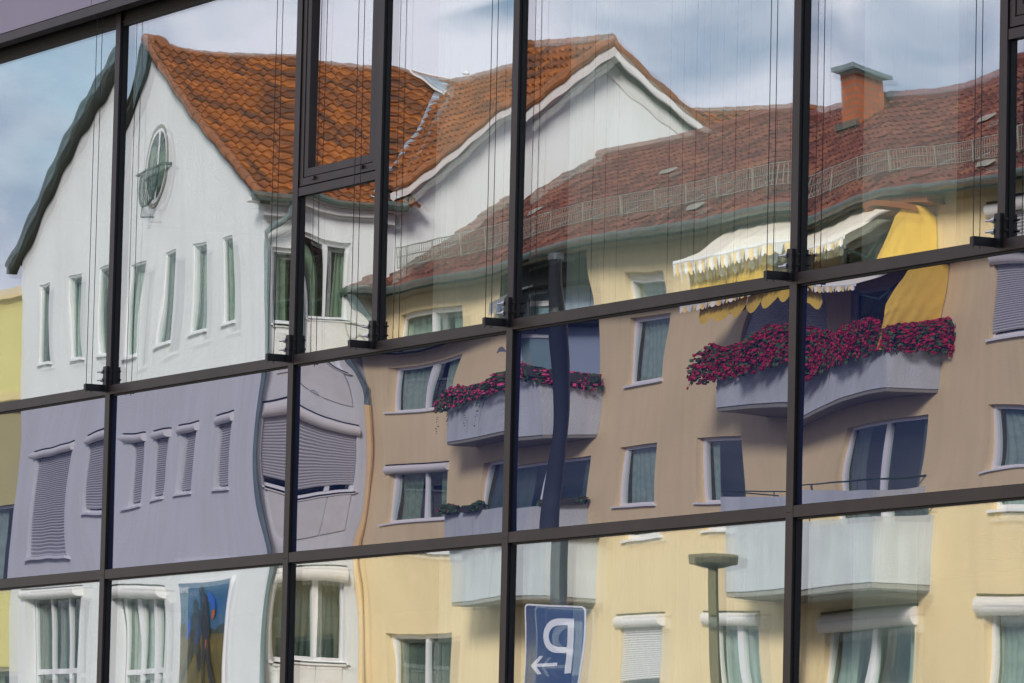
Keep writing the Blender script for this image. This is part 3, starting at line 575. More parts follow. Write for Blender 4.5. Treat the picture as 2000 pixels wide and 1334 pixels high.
# ---------------- white gabled house
WO = Vector((-57.05, 26.6, 0)); th = R_(5.3); WU = Vector((-math.cos(th), math.sin(th), 0)); WVn = Vector((math.sin(th), math.cos(th), 0))
def FA(s, t, z): return WO + WU*s + Vector((0, t, 0)) + Vector((0, 0, z))     # gable wall: s away from the corner, t into the house
def FS(s, t, z): return WO + Vector((0, s, 0)) + Vector((-t, 0, z))           # side wall (faces the viewer): s from the corner
wh = root('white_gabled_house', 'white rendered house with orange tiled gable roof and a round window', 'house', (-64, -26.6, 0))
EZ, RZ, GW = 13.72, 17.36, 14.0
gw_holes = []
slots = [1.83, 3.42, 5.07, 6.85, 8.55, 10.25, 12.15]
for s in slots: gw_holes.append((s-0.04, s+0.68, 11.5, 13.1))
mid = [(1.75, 2.5, 8.3), (3.6, 4.3, 8.3), (5.0, 5.7, 8.3), (6.3, 7.1, 8.25), (8.3, 10.2, 8.2), (11.2, 13.1, 7.55)]
for a, b, zb in mid: gw_holes.append((a, b, zb, 9.8))
low = [(4.95, 7.1), (10.7, 13.2)]
for a, b in low: gw_holes.append((a, b, 4.3, 6.75))
for a, b in ((2.0, 3.2), (8.2, 9.8), (11.2, 12.8)): gw_holes.append((a, b, 1.0, 2.9))
g = MB(); wall_holes(g, FA, 0, GW, 0, EZ, gw_holes)
g.face(FA(0, 0, EZ), FA(GW, 0, EZ), FA(GW/2+0.15, 0, RZ-0.03))
g.build('gable_wall', 'white', wh)
sh = [(0.22, 1.76, 11.35, 12.75), (0.22, 1.76, 8.35, 9.72), (0.22, 1.76, 5.3, 6.72)]
g = MB(); wall_holes(g, FS, 0, 2.45, 0, EZ, sh); g.face(FS(2.45, 0, 0), FS(16, 0, 0), FS(16, 0, EZ), FS(2.45, 0, EZ)); g.build('side_wall', 'white', wh)
g = MB(); g.face(FA(GW, 0, 0), FA(GW, 16, 0), FA(GW, 16, EZ), FA(GW, 0, EZ)); g.face(FA(0, 16, 0), FA(GW, 16, 0), FA(GW, 16, EZ), FA(GW/2, 16, RZ-0.05), FA(0, 16, EZ)); g.build('rear_wall', 'white', wh)
for k, s in enumerate(slots): window(wh, FA, s-0.04, s+0.68, 11.5, 13.1, curtain=0.9, dep=0.045, ft=0.038)
for k, (a, b, zb) in enumerate(mid): window(wh, FA, a, b, zb, 9.8, shut=0.94 if k != 5 else 1.0, box=True, curtain=0, dep=0.14, boxr=0.09)
for a, b in low: window(wh, FA, a, b, 4.3, 6.75, panes=3, box=True, curtain=1.0, transom=5.25, dep=0.16, boxr=0.115)
for a, b in ((2.0, 3.2), (8.2, 9.8), (11.2, 12.8)): window(wh, FA, a, b, 1.0, 2.9, panes=2, curtain=0.8)
window(wh, FS, 0.22, 1.76, 11.35, 12.75, panes=2, curtain=0.5, dep=0.10)
window(wh, FS, 0.22, 1.76, 8.35, 9.72, panes=2, shut=0.86, box=True, curtain=0, dep=0.10, boxr=0.12)
window(wh, FS, 0.22, 1.76, 5.3, 6.72, panes=2, box=True, curtain=1.0, dep=0.10, boxr=0.14)
# parapet panels under the side windows
for z0, z1 in ((10.35, 11.28), (7.35, 8.28), (4.3, 5.22)):
    g = MB()
    for a, b in ((0.30, 0.98), (1.02, 1.70)): g.bx(FS, a, b, -0.035, 0.0, z0, z1)
    g.bx(FS, 0.22, 1.78, -0.06, -0.0, z1+0.002, z1+0.07)
    g.build('window_apron', 'verge', wh)
# round window with its little iron balcony
rw = bpy.data.objects.new('round_window', None); COL.objects.link(rw); rw.parent = wh
RC = (6.62, 14.95); c = FA(RC[0], 0, RC[1]); rw.location = Vector((c.x, -c.y, c.z)) - wh.location
def circ(r, t, n=40): return [FA(RC[0]+r*math.cos(2*math.pi*k/n), t, RC[1]+r*math.sin(2*math.pi*k/n)) for k in range(n)]
def annulus(name, m, r0, r1, t0, t1):
    g = MB(); n = 40; A, B, C_, D = [g.add(circ(r, t)) for r, t in ((r0, t0), (r1, t0), (r1, t1), (r0, t1))]
    for k in range(n):
        q = (k+1) % n
        for X, Y in ((A, B), (B, C_), (C_, D), (D, A)): g.f.append((X+k, X+q, Y+q, Y+k)); g.mi.append(0)
    return g.build(name, m, rw)
annulus('surround', 'concdark', 0.78, 0.86, -0.03, 0.0)
annulus('frame', 'frame', 0.71, 0.78, -0.022, 0.0)
g = MB(); g.face(*circ(0.715, -0.006)); g.build('room', 'darkroom', rw)
g = MB()
for a, b in ((-0.58, -0.10), (0.06, 0.52)):
    g.grid(lambda u, v, a=a, b=b: FA(RC[0]+a+(b-a)*u, -0.009-0.003*math.sin(u*22), RC[1]-0.48+0.9*v), 20, 2)
g.build('curtain', 'curtain', rw)
g = MB(); g.bx(FA, RC[0]-0.045, RC[0]+0.045, -0.030, -0.018, RC[1]-0.71, RC[1]+0.71); g.build('mullion', 'frame', rw)
g = MB(); g.face(*circ(0.712, -0.016)); g.build('pane', 'hglass', rw)
bal = bpy.data.objects.new('iron_railing', None); COL.objects.link(bal); bal.parent = wh; bal.location = rw.location
g = MB()
for zz in (14.86,):
    g.tube([FA(RC[0]-1.05, 0, zz), FA(RC[0]-0.90, -0.24, zz), FA(RC[0]+0.90, -0.24, zz), FA(RC[0]+1.05, 0, zz)], 0.032, 5)
for k in range(15):
    q_ = RC[0]-0.60+1.2*k/14; d = 1-((q_-RC[0])/0.64)**2
    zb = 14.84-0.72*math.sqrt(max(d, 0)); g.tube([FA(q_, -0.24, 14.84), FA(q_, -0.22, zb)], 0.011, 4)
arc = [FA(RC[0]+0.64*math.cos(a), -0.23, 14.84-0.72*math.sin(a)) for a in [math.pi*k/24 for k in range(25)]]
g.tube(arc, 0.028, 5); g.tube([FA(RC[0], -0.28, 14.12), FA(RC[0], -0.28, 13.90), FA(RC[0], 0, 13.90)], 0.018, 5)
g.build('bars', 'iron', bal)
# roofs
OV = 0.42
slA = (RZ-EZ)/(GW/2)                                            # pitch of the main roof
P = FA(-OV, -0.22, EZ-slA*OV+0.12); ubA = (WU*(GW/2+OV+0.12)+Vector((0, 0, slA*(GW/2+OV))))
roofA = tiles('roof', 'tileA', wh, P, (0, 1, 0), ubA, 16.6, ubA.length, 0.235, 0.345, 0.062, 0.042, clip=lambda a, b: a < 2.98 or a > 11.9 or b > OV+0.25)
P = FA(GW+OV, -0.22, EZ-slA*OV+0.12); ubC = (-WU*(GW/2+OV-0.12)+Vector((0, 0, slA*(GW/2+OV))))
tiles('roof', 'tileA', wh, P, (0, 1, 0), ubC, 16.6, ubC.length, 0.235, 0.345, 0.062, 0.042)
g = MB()
for s0, s1, z0, z1 in ((-OV, GW/2+0.1, EZ-slA*OV, RZ), (GW+OV, GW/2+0.1, EZ-slA*OV, RZ)):
    g.box8([FA(s0, -0.22, z0-0.04), FA(s1, -0.22, z1-0.04), FA(s1, -0.0, z1-0.04), FA(s0, -0.0, z0-0.04), FA(s0, -0.22, z0+0.10), FA(s1, -0.22, z1+0.07), FA(s1, -0.0, z1+0.07), FA(s0, -0.0, z0+0.07)])
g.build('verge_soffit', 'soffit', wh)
ridge_caps('ridge_tiles', 'ridge', wh, FA(GW/2+0.12, -0.22, RZ+0.12), FA(GW/2+0.12, 16, RZ+0.12))
ridge_caps('verge_tiles', 'ridge', wh, FA(-OV, -0.22, EZ-slA*OV+0.13), FA(GW/2+0.1, -0.22, RZ+0.12), 0.10)
ridge_caps('verge_tiles', 'soffit', wh, FA(GW+OV, -0.22, EZ-slA*OV+0.13), FA(GW/2+0.1, -0.22, RZ+0.12), 0.05)
# cross gable that faces the viewer
C0, C1, CE, CZ = 2.5, 11.45, 13.98, 17.22; cm_ = (C0+C1)/2
g = MB(); g.face(FS(C0, -0.02, EZ-2.5), FS(C1, -0.02, EZ-2.5), FS(C1, -0.02, CE), FS(cm_, -0.02, CZ), FS(C0, -0.02, CE)); g.build('cross_gable_wall', 'white', wh)
slC = (CZ-CE)/(cm_-C0)
for sgn, c0 in ((1, C0), (-1, C1)):
    e0 = FS(c0-sgn*0.25, -0.38, CE-slC*0.25+0.10); ub = Vector((0, sgn*(cm_-C0+0.25), slC*(cm_-C0+0.25)))
    tiles('cross_gable_roof', 'tileA', wh, e0, (-1, 0, 0), ub, 8.4, ub.length, 0.235, 0.345, 0.062, 0.042)
    g = MB()                                                    # white barge board and shadow board over it
    def rk(t, o0, o1, z0, z1, s0=c0-sgn*0.28, s1=cm_, sg=sgn):
        za, zb = CE-slC*0.28, CZ
        g.box8([FS(s0, t[0], za+z0), FS(s1, t[0], zb+z0), FS(s1, t[1], zb+z0), FS(s0, t[1], za+z0), FS(s0, t[0], za+z1), FS(s1, t[0], zb+z1), FS(s1, t[1], zb+z1), FS(s0, t[1], za+z1)])
    rk((-0.40, -0.34), 0, 0, -0.09, 0.06); g.build('barge_board', 'verge', wh)
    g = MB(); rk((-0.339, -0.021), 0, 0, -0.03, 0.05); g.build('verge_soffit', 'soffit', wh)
    g = MB(); rk((-0.07, -0.021), 0, 0, -0.36, -0.28); g.build('cornice', 'verge', wh)
    ridge_caps('verge_tiles', 'ridge', wh, FS(c0-sgn*0.28, -0.38, CE-slC*0.28+0.16), FS(cm_, -0.38, CZ+0.16), 0.08)
ridge_caps('ridge_tiles', 'ridge', wh, FS(cm_, -0.4, CZ+0.16), FS(cm_, 7.6, CZ+0.16), 0.11)
# valley flashing between the two roofs and the metal saddle at its top
def onA(s, t, dz=0): return FA(s, t, EZ+slA*s+0.12+dz)
v0 = onA(-0.1, 2.35, 0.10); v1 = onA(6.7, 6.5, 0.10)
def vfix(k):
    p = v0.lerp(v1, k); return p
g = MB(); vd = (v1-v0).normalized(); side = vd.cross(Vector((0, 0, 1))).normalized()
nseg = 26
for k in range(nseg):
    a = v0.lerp(v1, k/nseg); b = v0.lerp(v1, (k+1)/nseg); dz = Vector((0, 0, 0.012*(k % 2)))
    g.box8([a-side*0.17+dz, a+side*0.17+dz, b+side*0.17+dz, b-side*0.17+dz, a-side*0.17+dz+V3(0, 0, .05), a+side*0.17+dz+V3(0, 0, .05), b+side*0.17+dz+V3(0, 0, .05), b-side*0.17+dz+V3(0, 0, .05)])
g.build('valley_flashing', 'zincblue', wh)
g = MB(); q0 = FA(7.2, 5.9, RZ+0.24); q1 = FA(7.2, 7.1, RZ+0.24); q2 = onA(5.5, 5.75, 0.22)
g.face(q0, q1, q2); g.build('ridge_saddle', 'zincblue', wh)
for a, b in ((q0, q2), (q1, q2), (q0, q1)):
    g = MB(); g.tube([a, b], 0.035, 5); g.build('saddle_trim', 'verge', wh)
g = MB(); g.tube([q1, q1+V3(0, 0, .16), q1+V3(0, 0, .2), q1+V3(0, 0, .3)], 0.05, 8, True, [0.03, 0.04, 0.1, 0.01]); g.build('finial', 'verge', wh)
# gutter, box cornice and downpipe
g = MB(); g.tube([FS(-0.45, 0.46, EZ-0.12)]+[FS(-0.45+2.9*k/6, 0.50*-1+0.0, EZ-0.12) for k in range(7)][1:] if False else [FS(-0.45, -0.47, EZ-0.12), FS(2.4, -0.47, EZ-0.12)], 0.08, 8); g.build('gutter', 'zinc', wh)
g = MB(); g.bx(FS, -0.42, 2.42, -0.40, 0.0, EZ-0.22, EZ-0.13); g.bx(FS, -0.1, 2.35, -0.22, 0.0, EZ-0.42, EZ-0.23); g.build('eaves_cornice', 'verge', wh)
g = MB(); g.tube([FS(0.35, -0.42, EZ-0.18), FS(0.33, -0.38, EZ-0.42), FS(-0.02, -0.18, EZ-0.75), FS(0.02, -0.10, EZ-1.0), FS(0.02, -0.10, 0.2)], 0.065, 8); g.build('downpipe', 'pipe', wh)
# poster with two walkers on the gable wall
po = root('poster', 'large outdoor poster of two dark dressed figures under a blue sky on the white gable', 'poster', (-60, -26.9, 4.4))
p0, p1, pz0, pz1 = 1.62, 4.05, 4.85, 7.0
g = MB(); g.bx(FA, p0, p1, -0.05, 0.0, pz0, pz1); g.build('board', 'frame', po)
def pp(k): return lambda x, z: FA(p1-(p1-p0)*x, -0.052-0.003*k, pz1-(pz1-pz0)*z)
def poly(name, m, k, pts): g = MB(); f_ = pp(k); g.face(*[f_(x, z) for x, z in pts]); g.build(name, m, po)
poly('sky_print', 'psky', 1, [(0.02, 0.02), (0.98, 0.02), (0.98, 0.52), (0.02, 0.52)])
poly('field_print', 'pgrass', 1, [(0.02, 0.5205), (0.98, 0.5205), (0.98, 0.99), (0.02, 0.99)])
poly('tree_print', 'ptree', 2, [(0.02, 0.42), (0.12, 0.40), (0.2, 0.46), (0.3, 0.5), (0.72, 0.47), (0.8, 0.5), (0.88, 0.45), (0.98, 0.44), (0.98, 0.53), (0.02, 0.53)])
fg = bpy.data.objects.new('figure_print', None); COL.objects.link(fg); fg.parent = po; fg.location = (0, 0, 0)
def fpoly(m, k, pts):
    g = MB(); f_ = pp(k); g.face(*[f_(x, z) for x, z in pts]); return g.build('figure_shape', m, po)
fpoly('pblue', 3, [(0.18, 0.5), (0.22, 0.40), (0.30, 0.33), (0.36, 0.33), (0.34, 0.42), (0.26, 0.52), (0.24, 0.56), (0.18, 0.56)])
fpoly('pdark', 4, [(0.33, 0.19), (0.38, 0.17), (0.40, 0.21), (0.40, 0.27), (0.47, 0.31), (0.50, 0.45), (0.46, 0.56), (0.44, 0.60), (0.30, 0.60), (0.30, 0.45), (0.28, 0.36), (0.34, 0.30)])
fpoly('pdark', 5, [(0.30, 0.58), (0.46, 0.58), (0.50, 0.72), (0.50, 0.86), (0.45, 0.86), (0.38, 0.68), (0.24, 0.84), (0.14, 0.95), (0.09, 0.93), (0.20, 0.76)])
fpoly('pblue', 6, [(0.52, 0.15), (0.66, 0.12), (0.76, 0.20), (0.80, 0.30), (0.74, 0.31), (0.68, 0.22), (0.60, 0.21)])
fpoly('porange', 7, [(0.75, 0.30), (0.80, 0.31), (0.80, 0.36), (0.77, 0.41), (0.74, 0.36)])
fpoly('pdark', 8, [(0.42, 0.06), (0.47, 0.05), (0.50, 0.12), (0.60, 0.16), (0.64, 0.28), (0.70, 0.38), (0.74, 0.55), (0.70, 0.60), (0.54, 0.60), (0.50, 0.45), (0.46, 0.30), (0.44, 0.18)])
fpoly('pdark', 9, [(0.54, 0.59), (0.72, 0.59), (0.76, 0.78), (0.84, 0.98), (0.76, 0.99), (0.66, 0.72), (0.62, 0.80), (0.64, 0.97), (0.57, 0.97), (0.54, 0.78)])
fpoly('porange', 10, [(0.62, 0.58), (0.67, 0.58), (0.66, 0.64), (0.63, 0.67)])
COL.objects.unlink(fg); bpy.data.objects.remove(fg)

# text helper: real writing, read from the street between the houses and the office
def text(s_, size, m, name, par, loc, xdir, ext=0.004, bold=0.0):
    cu = bpy.data.curves.new(name, 'FONT'); cu.body = s_; cu.size = size; cu.extrude = ext; cu.offset = bold; cu.align_x = 'CENTER'; cu.align_y = 'CENTER'
    o = bpy.data.objects.new(name, cu); COL.objects.link(o)
    dg = bpy.context.evaluated_depsgraph_get(); me = bpy.data.meshes.new_from_object(o.evaluated_get(dg))
    COL.objects.unlink(o); bpy.data.objects.remove(o)
    ob = bpy.data.objects.new(name, me); COL.objects.link(ob); me.materials.clear(); me.materials.append(M[m])
    xd = Vector(xdir).normalized(); zd = xd.cross(Vector((0, 0, 1)))
    mw = Matrix(((xd.x, 0, zd.x, loc[0]), (xd.y, 0, zd.y, loc[1]), (0, 1, 0, loc[2]), (0, 0, 0, 1)))
    me.transform(mw.to_3x3().to_4x4())
    ob.parent = par; ob.location = Vector(loc) - par.location
    return ob
tp = FA(p1-(p1-p0)*0.13, -0.075, pz1-(pz1-pz0)*0.085)
text('SPAß', 0.17, 'signw', 'lettering', po, (tp.x, -tp.y, tp.z), (-1, 0.0, 0))

# ---------------- yellow house
YX0, YX1, YY = -56.9, -22.0, 28.7
def FY(x, t, z): return Vector((x, YY+t, z))
yh = root('yellow_apartment_house', 'long yellow rendered apartment house with red tiled roof and concrete balconies', 'house', (-45, -28.7, 0))
wins = [ # x0, x1, z0, z1, kwargs
 (-56.15, -53.75, 10.25, 11.65, dict(panes=2, curtain=0.7)), (-48.0, -46.72, 10.15, 11.65, dict(shut=0.0, curtain=1.0)), (-37.25, -35.4, 10.0, 11.65, dict(shut=0.93, box=True, curtain=0, boxr=0.1)),
 (-56.15, -53.75, 7.30, 8.80, dict(panes=2, box=True, curtain=0.6, boxr=0.1)), (-48.0, -46.72, 7.20, 8.85, dict(curtain=1.0)), (-45.3, -44.0, 7.20, 8.85, dict(curtain=0.4)), (-37.25, -35.3, 7.15, 8.85, dict(curtain=0.6)),
 (-56.05, -53.7, 4.3, 5.85, dict(panes=2, curtain=0.8)), (-48.05, -46.65, 4.25, 5.88, dict(shut=0.8, box=True, curtain=0.3, shm='shutterw', boxr=0.115)), (-45.15, -43.65, 4.25, 5.88, dict(panes=2, box=True, curtain=1.0, boxr=0.115)), (-37.5, -35.4, 4.2, 5.95, dict(panes=2, box=True, curtain=0.9, boxr=0.12))]
doors = [(-51.7, -48.95, 6.45, 8.75, dict(panes=2, curtain=0.5)), (-41.25, -38.95, 6.45, 8.75, dict(panes=2, curtain=0.4)),
         (-41.6, -39.2, 9.45, 11.6, dict(panes=2, shut=0.0, curtain=0.9)), (-44.2, -42.7, 9.45, 11.6, dict(curtain=0, shut=1.0)), (-41.3, -39.1, 3.55, 5.85, dict(panes=2, box=True, curtain=0.5, boxr=0.115))]
far = [(-33.0, -31.2), (-28.4, -26.6)]
holes = [v[:4] for v in wins+doors]
for a, b in far:
    for zb in (10.2, 7.2, 4.25): holes.append((a, b, zb, zb+1.6))
gr_ = [(-54.0, -52.0), (-48.0, -46.4), (-42.0, -40.0), (-36.0, -34.0)]
for a, b in gr_: holes.append((a, b, 0.9, 2.7))
rec = (-51.75, -48.95, 9.45, 11.98)          # recess behind the flowered left balcony
holes.append(rec)
g = MB(); wall_holes(g, FY, YX0, YX1, 0, 12.05, holes, depth=0.16); g.build('front_wall', 'yellow', yh)
g = MB()
for x in (YX0, YX1): g.face(FY(x, 0.0, 0), FY(x, 9.4, 0), FY(x, 9.4, 12.0), FY(x, 4.7, 14.9), FY(x, 0, 12.0))
g.face(FY(YX0, 9.4, 0), FY(YX1, 9.4, 0), FY(YX1, 9.4, 12), FY(YX0, 9.4, 12)); g.build('end_wall', 'yellow', yh)
for a, b, c_, d, kw in wins: window(yh, FY, a, b, c_, d, **kw)
for a, b, c_, d, kw in doors: window(yh, FY, a, b, c_, d, door=True, sill=False, **kw)
for a, b in far:
    for zb in (10.2, 7.2, 4.25): window(yh, FY, a, b, zb, zb+1.6, panes=2, curtain=0.8)
for a, b in gr_: window(yh, FY, a, b, 0.9, 2.7, panes=2, curtain=0.8)
# recessed blue-grey balcony wall with a dark soffit
g = MB(); g.bx(FY, rec[0]+.001, rec[1]-.001, 0.35, 0.40, rec[2], rec[3]); g.bx(FY, rec[0]-0.04, rec[0]-.001, 0.161, 0.4, rec[2], rec[3]); g.bx(FY, rec[1]+.001, rec[1]+0.04, 0.161, 0.4, rec[2], rec[3]); g.build('recess_wall', 'blue', yh)
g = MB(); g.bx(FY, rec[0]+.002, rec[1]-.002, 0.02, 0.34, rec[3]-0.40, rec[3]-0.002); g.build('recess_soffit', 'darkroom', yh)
window(yh, lambda s, t, z: FY(s, t+0.20, z), -51.5, -50.6, 9.5, 11.4, door=True, sill=False, curtain=0.7)
# roof
RYE, RYR, EVZ, RGZ = -0.38, 4.75, 12.06, 15.05
slY = (RGZ-EVZ)/(RYR-RYE)
e0 = FY(YX0-0.3, RYE, EVZ); ub = Vector((0, RYR-RYE, RGZ-EVZ))
tiles('roof', 'tileB', yh, e0, (1, 0, 0), ub, YX1-YX0+0.6, ub.length, 0.215, 0.335, 0.030, 0.030, kind='flat', stagger=True)
e1 = FY(YX0-0.3, 2*RYR-RYE, EVZ); ub2 = Vector((0, -(RYR-RYE), RGZ-EVZ))
tiles('roof', 'tileB', yh, e1, (1, 0, 0), ub2, YX1-YX0+0.6, ub.length, 0.30, 0.335, 0.030, 0.030, kind='flat', stagger=True)
ridge_caps('ridge_tiles', 'ridgeB', yh, FY(YX0-0.3, RYR, RGZ+0.06), FY(YX1+0.3, RYR, RGZ+0.06), 0.13, 0.4)
ridge_caps('verge_tiles', 'zinc', yh, FY(YX0-0.3, RYE, EVZ+0.03), FY(YX0-0.3, RYR, RGZ+0.06), 0.06)
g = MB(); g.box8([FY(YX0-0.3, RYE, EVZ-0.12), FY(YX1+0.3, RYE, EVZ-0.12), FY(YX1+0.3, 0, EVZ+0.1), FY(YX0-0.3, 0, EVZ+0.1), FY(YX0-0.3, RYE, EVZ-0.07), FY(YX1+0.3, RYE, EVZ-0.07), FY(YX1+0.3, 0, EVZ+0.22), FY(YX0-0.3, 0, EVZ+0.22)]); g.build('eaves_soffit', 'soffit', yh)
g = MB(); g.tube([FY(YX0-0.35, RYE-0.07, EVZ-0.03), FY(YX1+0.3, RYE-0.07, EVZ-0.03)], 0.062, 10); g.build('gutter', 'zinc', yh)
g = MB(); g.tube([FY(YX0+0.15, RYE-0.05, EVZ-0.1), FY(YX0+0.12, -0.3, EVZ-0.5), FY(YX0+0.12, -0.11, EVZ-1.1), FY(YX0+0.12, -0.11, EVZ-1.6)], 0.06, 8); g.build('downpipe', 'pipe', yh)
g = MB(); g.tube([FY(YX0+0.12, -0.11, EVZ-1.61), FY(YX0+0.12, -0.11, 0.1)], 0.062, 8); g.build('downpipe', 'pipey', yh)
def onY(x, t, dz=0): return FY(x, t, EVZ+slY*(t-RYE)+dz)
# snow guard fence
sg = bpy.data.objects.new('snow_guard', None); COL.objects.link(sg); sg.parent = yh; sg.location = (-8, 0, 12.5)
g = MB(); x = YX0+0.1
tt = 0.28
for dz in (0.10, 0.29, 0.46): g.tube([onY(YX0, tt, dz), onY(YX1, tt, dz)], 0.013, 4)
x = YX0
while x < YX1: g.tube([onY(x, tt, 0.10), onY(x, tt, 0.46)], 0.008, 3, False); x += 0.07
g.build('mesh_panel', 'wire', sg)
g = MB(); x = YX0+0.4
while x < YX1:
    g.tube([onY(x, tt+0.35, 0.06), onY(x, tt, 0.08), onY(x, tt-0.03, 0.48)], 0.020, 5); x += 1.15
g.build('post', 'wire', sg)
rr = random.Random(5)
for k in range(9):                                              # small roof vents and step hooks
    x = -54.5+k*2.15+rr.uniform(-0.6, 0.6); t = rr.choice([-0.2, 0.0, 1.7, 2.4, -0.1])
    g = MB(); g.box8([onY(x, t, 0.07), onY(x+0.32, t, 0.07), onY(x+0.32, t+0.22, 0.07), onY(x, t+0.22, 0.07), onY(x+0.04, t+0.02, 0.13), onY(x+0.28, t+0.02, 0.13), onY(x+0.28, t+0.2, 0.10), onY(x+0.04, t+0.2, 0.10)])
    g.build('roof_hook', 'ridgeB' if k % 2 else 'wire', yh)
# chimney
ch = bpy.data.objects.new('chimney', None); COL.objects.link(ch); ch.parent = yh; ch.location = Vector((-47.3, -32.6, 14.5))-yh.location
g = MB(); g.bx(XYZ, -47.62, -46.72, 32.2, 33.0, 13.9, 15.34); g.build('stack', 'brick', ch)
g = MB(); zc_ = 15.345
pts = [(-47.80, 32.04), (-46.56, 32.04), (-46.56, 33.16), (-47.80, 33.16)]
g.box8([V3(x, y, zc_) for x, y in pts]+[V3(x, y, zc_+0.06) for x, y in pts])
i0 = [V3(x, y, zc_+0.061) for x, y in pts]; ap = V3(-47.1, 32.6, zc_+0.14)
for k in range(4): g.face(i0[k], i0[(k+1) % 4], ap)
g.build('cap', 'zinc', ch)
g = MB(); g.bx(XYZ, -47.75, -46.6, 32.08, 32.19, 14.34, 14.46); g.build('flashing', 'zinc', ch)
# balconies
def balcony(x0, x1, y0, zf, h, label, rail=False):
    b = bpy.data.objects.new('balcony', None); COL.objects.link(b); b.parent = yh; b.location = Vector(((x0+x1)/2, -y0, zf))-yh.location; b['label'] = label
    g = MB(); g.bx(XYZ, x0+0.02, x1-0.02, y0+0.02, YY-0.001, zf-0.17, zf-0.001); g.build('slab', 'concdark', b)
    g = MB(); T = 0.09
    n = max(2, int((x1-x0)/1.6))
    for k in range(n): a = x0+(x1-x0)*k/n; c = x0+(x1-x0)*(k+1)/n; g.bx(XYZ, a+0.013, c-0.013, y0, y0+T, zf-0.10, zf+h)
    for xa in (x0, x1-T): g.bx(XYZ, xa+0.0015, xa+T-0.0015, y0+T+0.002, YY-0.002, zf-0.10, zf+h)
    g.build('parapet', 'conc', b)
    if rail:
        g = MB(); g.tube([(x0, YY, zf+h+0.14), (x0, y0+0.04, zf+h+0.14), (x1-.04, y0+0.04, zf+h+0.14), (x1-.04, YY, zf+h+0.14)], 0.018, 6)
        k = x0
        while k <= x1: g.tube([(k, y0+0.04, zf+h), (k, y0+0.04, zf+h+0.14)], 0.012, 4); k += 1.3
        g.build('handrail', 'iron', b)
balcony(-52.15, -48.85, 27.78, 9.35, 0.95, 'concrete balcony with pink geraniums')
balcony(-43.25, -38.75, 27.78, 9.35, 0.95, 'long concrete balcony buried in red geraniums')
balcony(-52.15, -48.85, 27.78, 6.42, 0.90, 'lower left concrete balcony')
balcony(-43.15, -38.78, 27.78, 6.34, 0.88, 'lower right concrete balcony with iron handrail', True)
balcony(-43.15, -38.78, 27.78, 3.42, 0.88, 'lowest concrete balcony')

# ---------------- geraniums
def flowers(label, path, n_leaf, n_fl, m_fl, rad, drop, seed, box=True, cat='flower box', trail=0):
    """path: list of points along the parapet top; plants spill over both sides"""
    rr = random.Random(seed); pts = [Vector(p) for p in path]
    c = pts[len(pts)//2]; r = root('flower_box', label, cat, (c.x, -c.y, c.z), 'geranium boxes on the balconies')
    seg = [(a, b) for a, b in zip(pts[:-1], pts[1:])]; Ls = [(b-a).length for a, b in seg]; tot = sum(Ls)
    if box:
        for a, b in seg:
            d = (b-a); nb = max(1, int(d.length/1.0)); s_ = d.normalized().cross(V3(0, 0, 1))*0.09
            g = MB()
            for k in range(nb):
                p = a+d*(k+0.04)/nb; q = a+d*(k+0.96)/nb
                g.box8([p-s_, p+s_, q+s_, q-s_, p-s_*1.2+V3(0, 0, .17), p+s_*1.2+V3(0, 0, .17), q+s_*1.2+V3(0, 0, .17), q-s_*1.2+V3(0, 0, .17)])
            g.build('planter', 'pot', r)
    def samp(rmul):
        d = rr.uniform(0, tot)
        for (a, b), l_ in zip(seg, Ls):
            if d <= l_: p = a.lerp(b, d/l_); dr = (b-a).normalized(); break
            d -= l_
        o = dr.cross(V3(0, 0, 1)).normalized()
        a_ = rr.uniform(-0.6, math.pi+0.9); R = rad*(0.55+0.45*math.sqrt(rr.random()))*rmul*(0.8+0.35*math.sin(p.x*3.1+p.y*2)+0.15*math.sin(p.x*7))
        q = p + V3(0, 0, 0.12) + o*math.cos(a_)*R + V3(0, 0, 1)*math.sin(a_)*R*0.85
        if math.cos(a_) > 0.2 or math.cos(a_) < -0.2: q.z -= rr.random()*drop*abs(math.cos(a_))
        return q
    g = MB()
    for k in range(n_leaf):
        q = samp(0.95); s_ = rr.uniform(0.03, 0.06)
        n = V3(rr.uniform(-1, 1), rr.uniform(-1, 1), rr.uniform(-0.3, 1)).normalized(); a = n.orthogonal().normalized()*s_; b = n.cross(a)
        a2 = a*math.cos(0.5*k)+b*math.sin(0.5*k); b2 = n.cross(a2)
        g.face(q-a2, q-b2*0.9+n*s_*0.3, q+a2, q+b2*0.9+n*s_*0.3)
    for k in range(trail):
        q = samp(1.0); ln = rr.uniform(0.25, 0.75)
        for j in range(12):
            p = q+V3(rr.uniform(-.02, .02), rr.uniform(-.02, .02), -ln*j/12); s_ = 0.022
            n = V3(rr.uniform(-1, 1), rr.uniform(-1, 1), rr.uniform(-1, 1)).normalized(); a = n.orthogonal().normalized()*s_; b = n.cross(a); g.face(p-a, p-b, p+a, p+b)
    g.build('foliage', 'leaf', r)
    g = MB()
    for k in range(n_fl):
        q = samp(1.06); s_ = rr.uniform(0.018, 0.048)
        for j in range(8):
            n = V3(rr.gauss(0, 1), rr.gauss(0, 1), rr.gauss(0.2, 1)).normalized(); c_ = q+n*s_*0.75; a = n.orthogonal().normalized()*s_*0.6; b = n.cross(a)
            g.face(c_-a, c_-b, c_+a, c_+b)
    ob = g.build('blossoms', m_fl, r)
    return r
yb = 27.72
flowers('dense mass of deep red geraniums spilling over the long right balcony', [(-43.6, yb+0.05, 10.05), (-38.95, yb+0.03, 10.22), (-38.66, 27.88, 10.24), (-38.66, 28.85, 10.22)], 7600, 5600, 'red', 0.36, 0.46, 3)
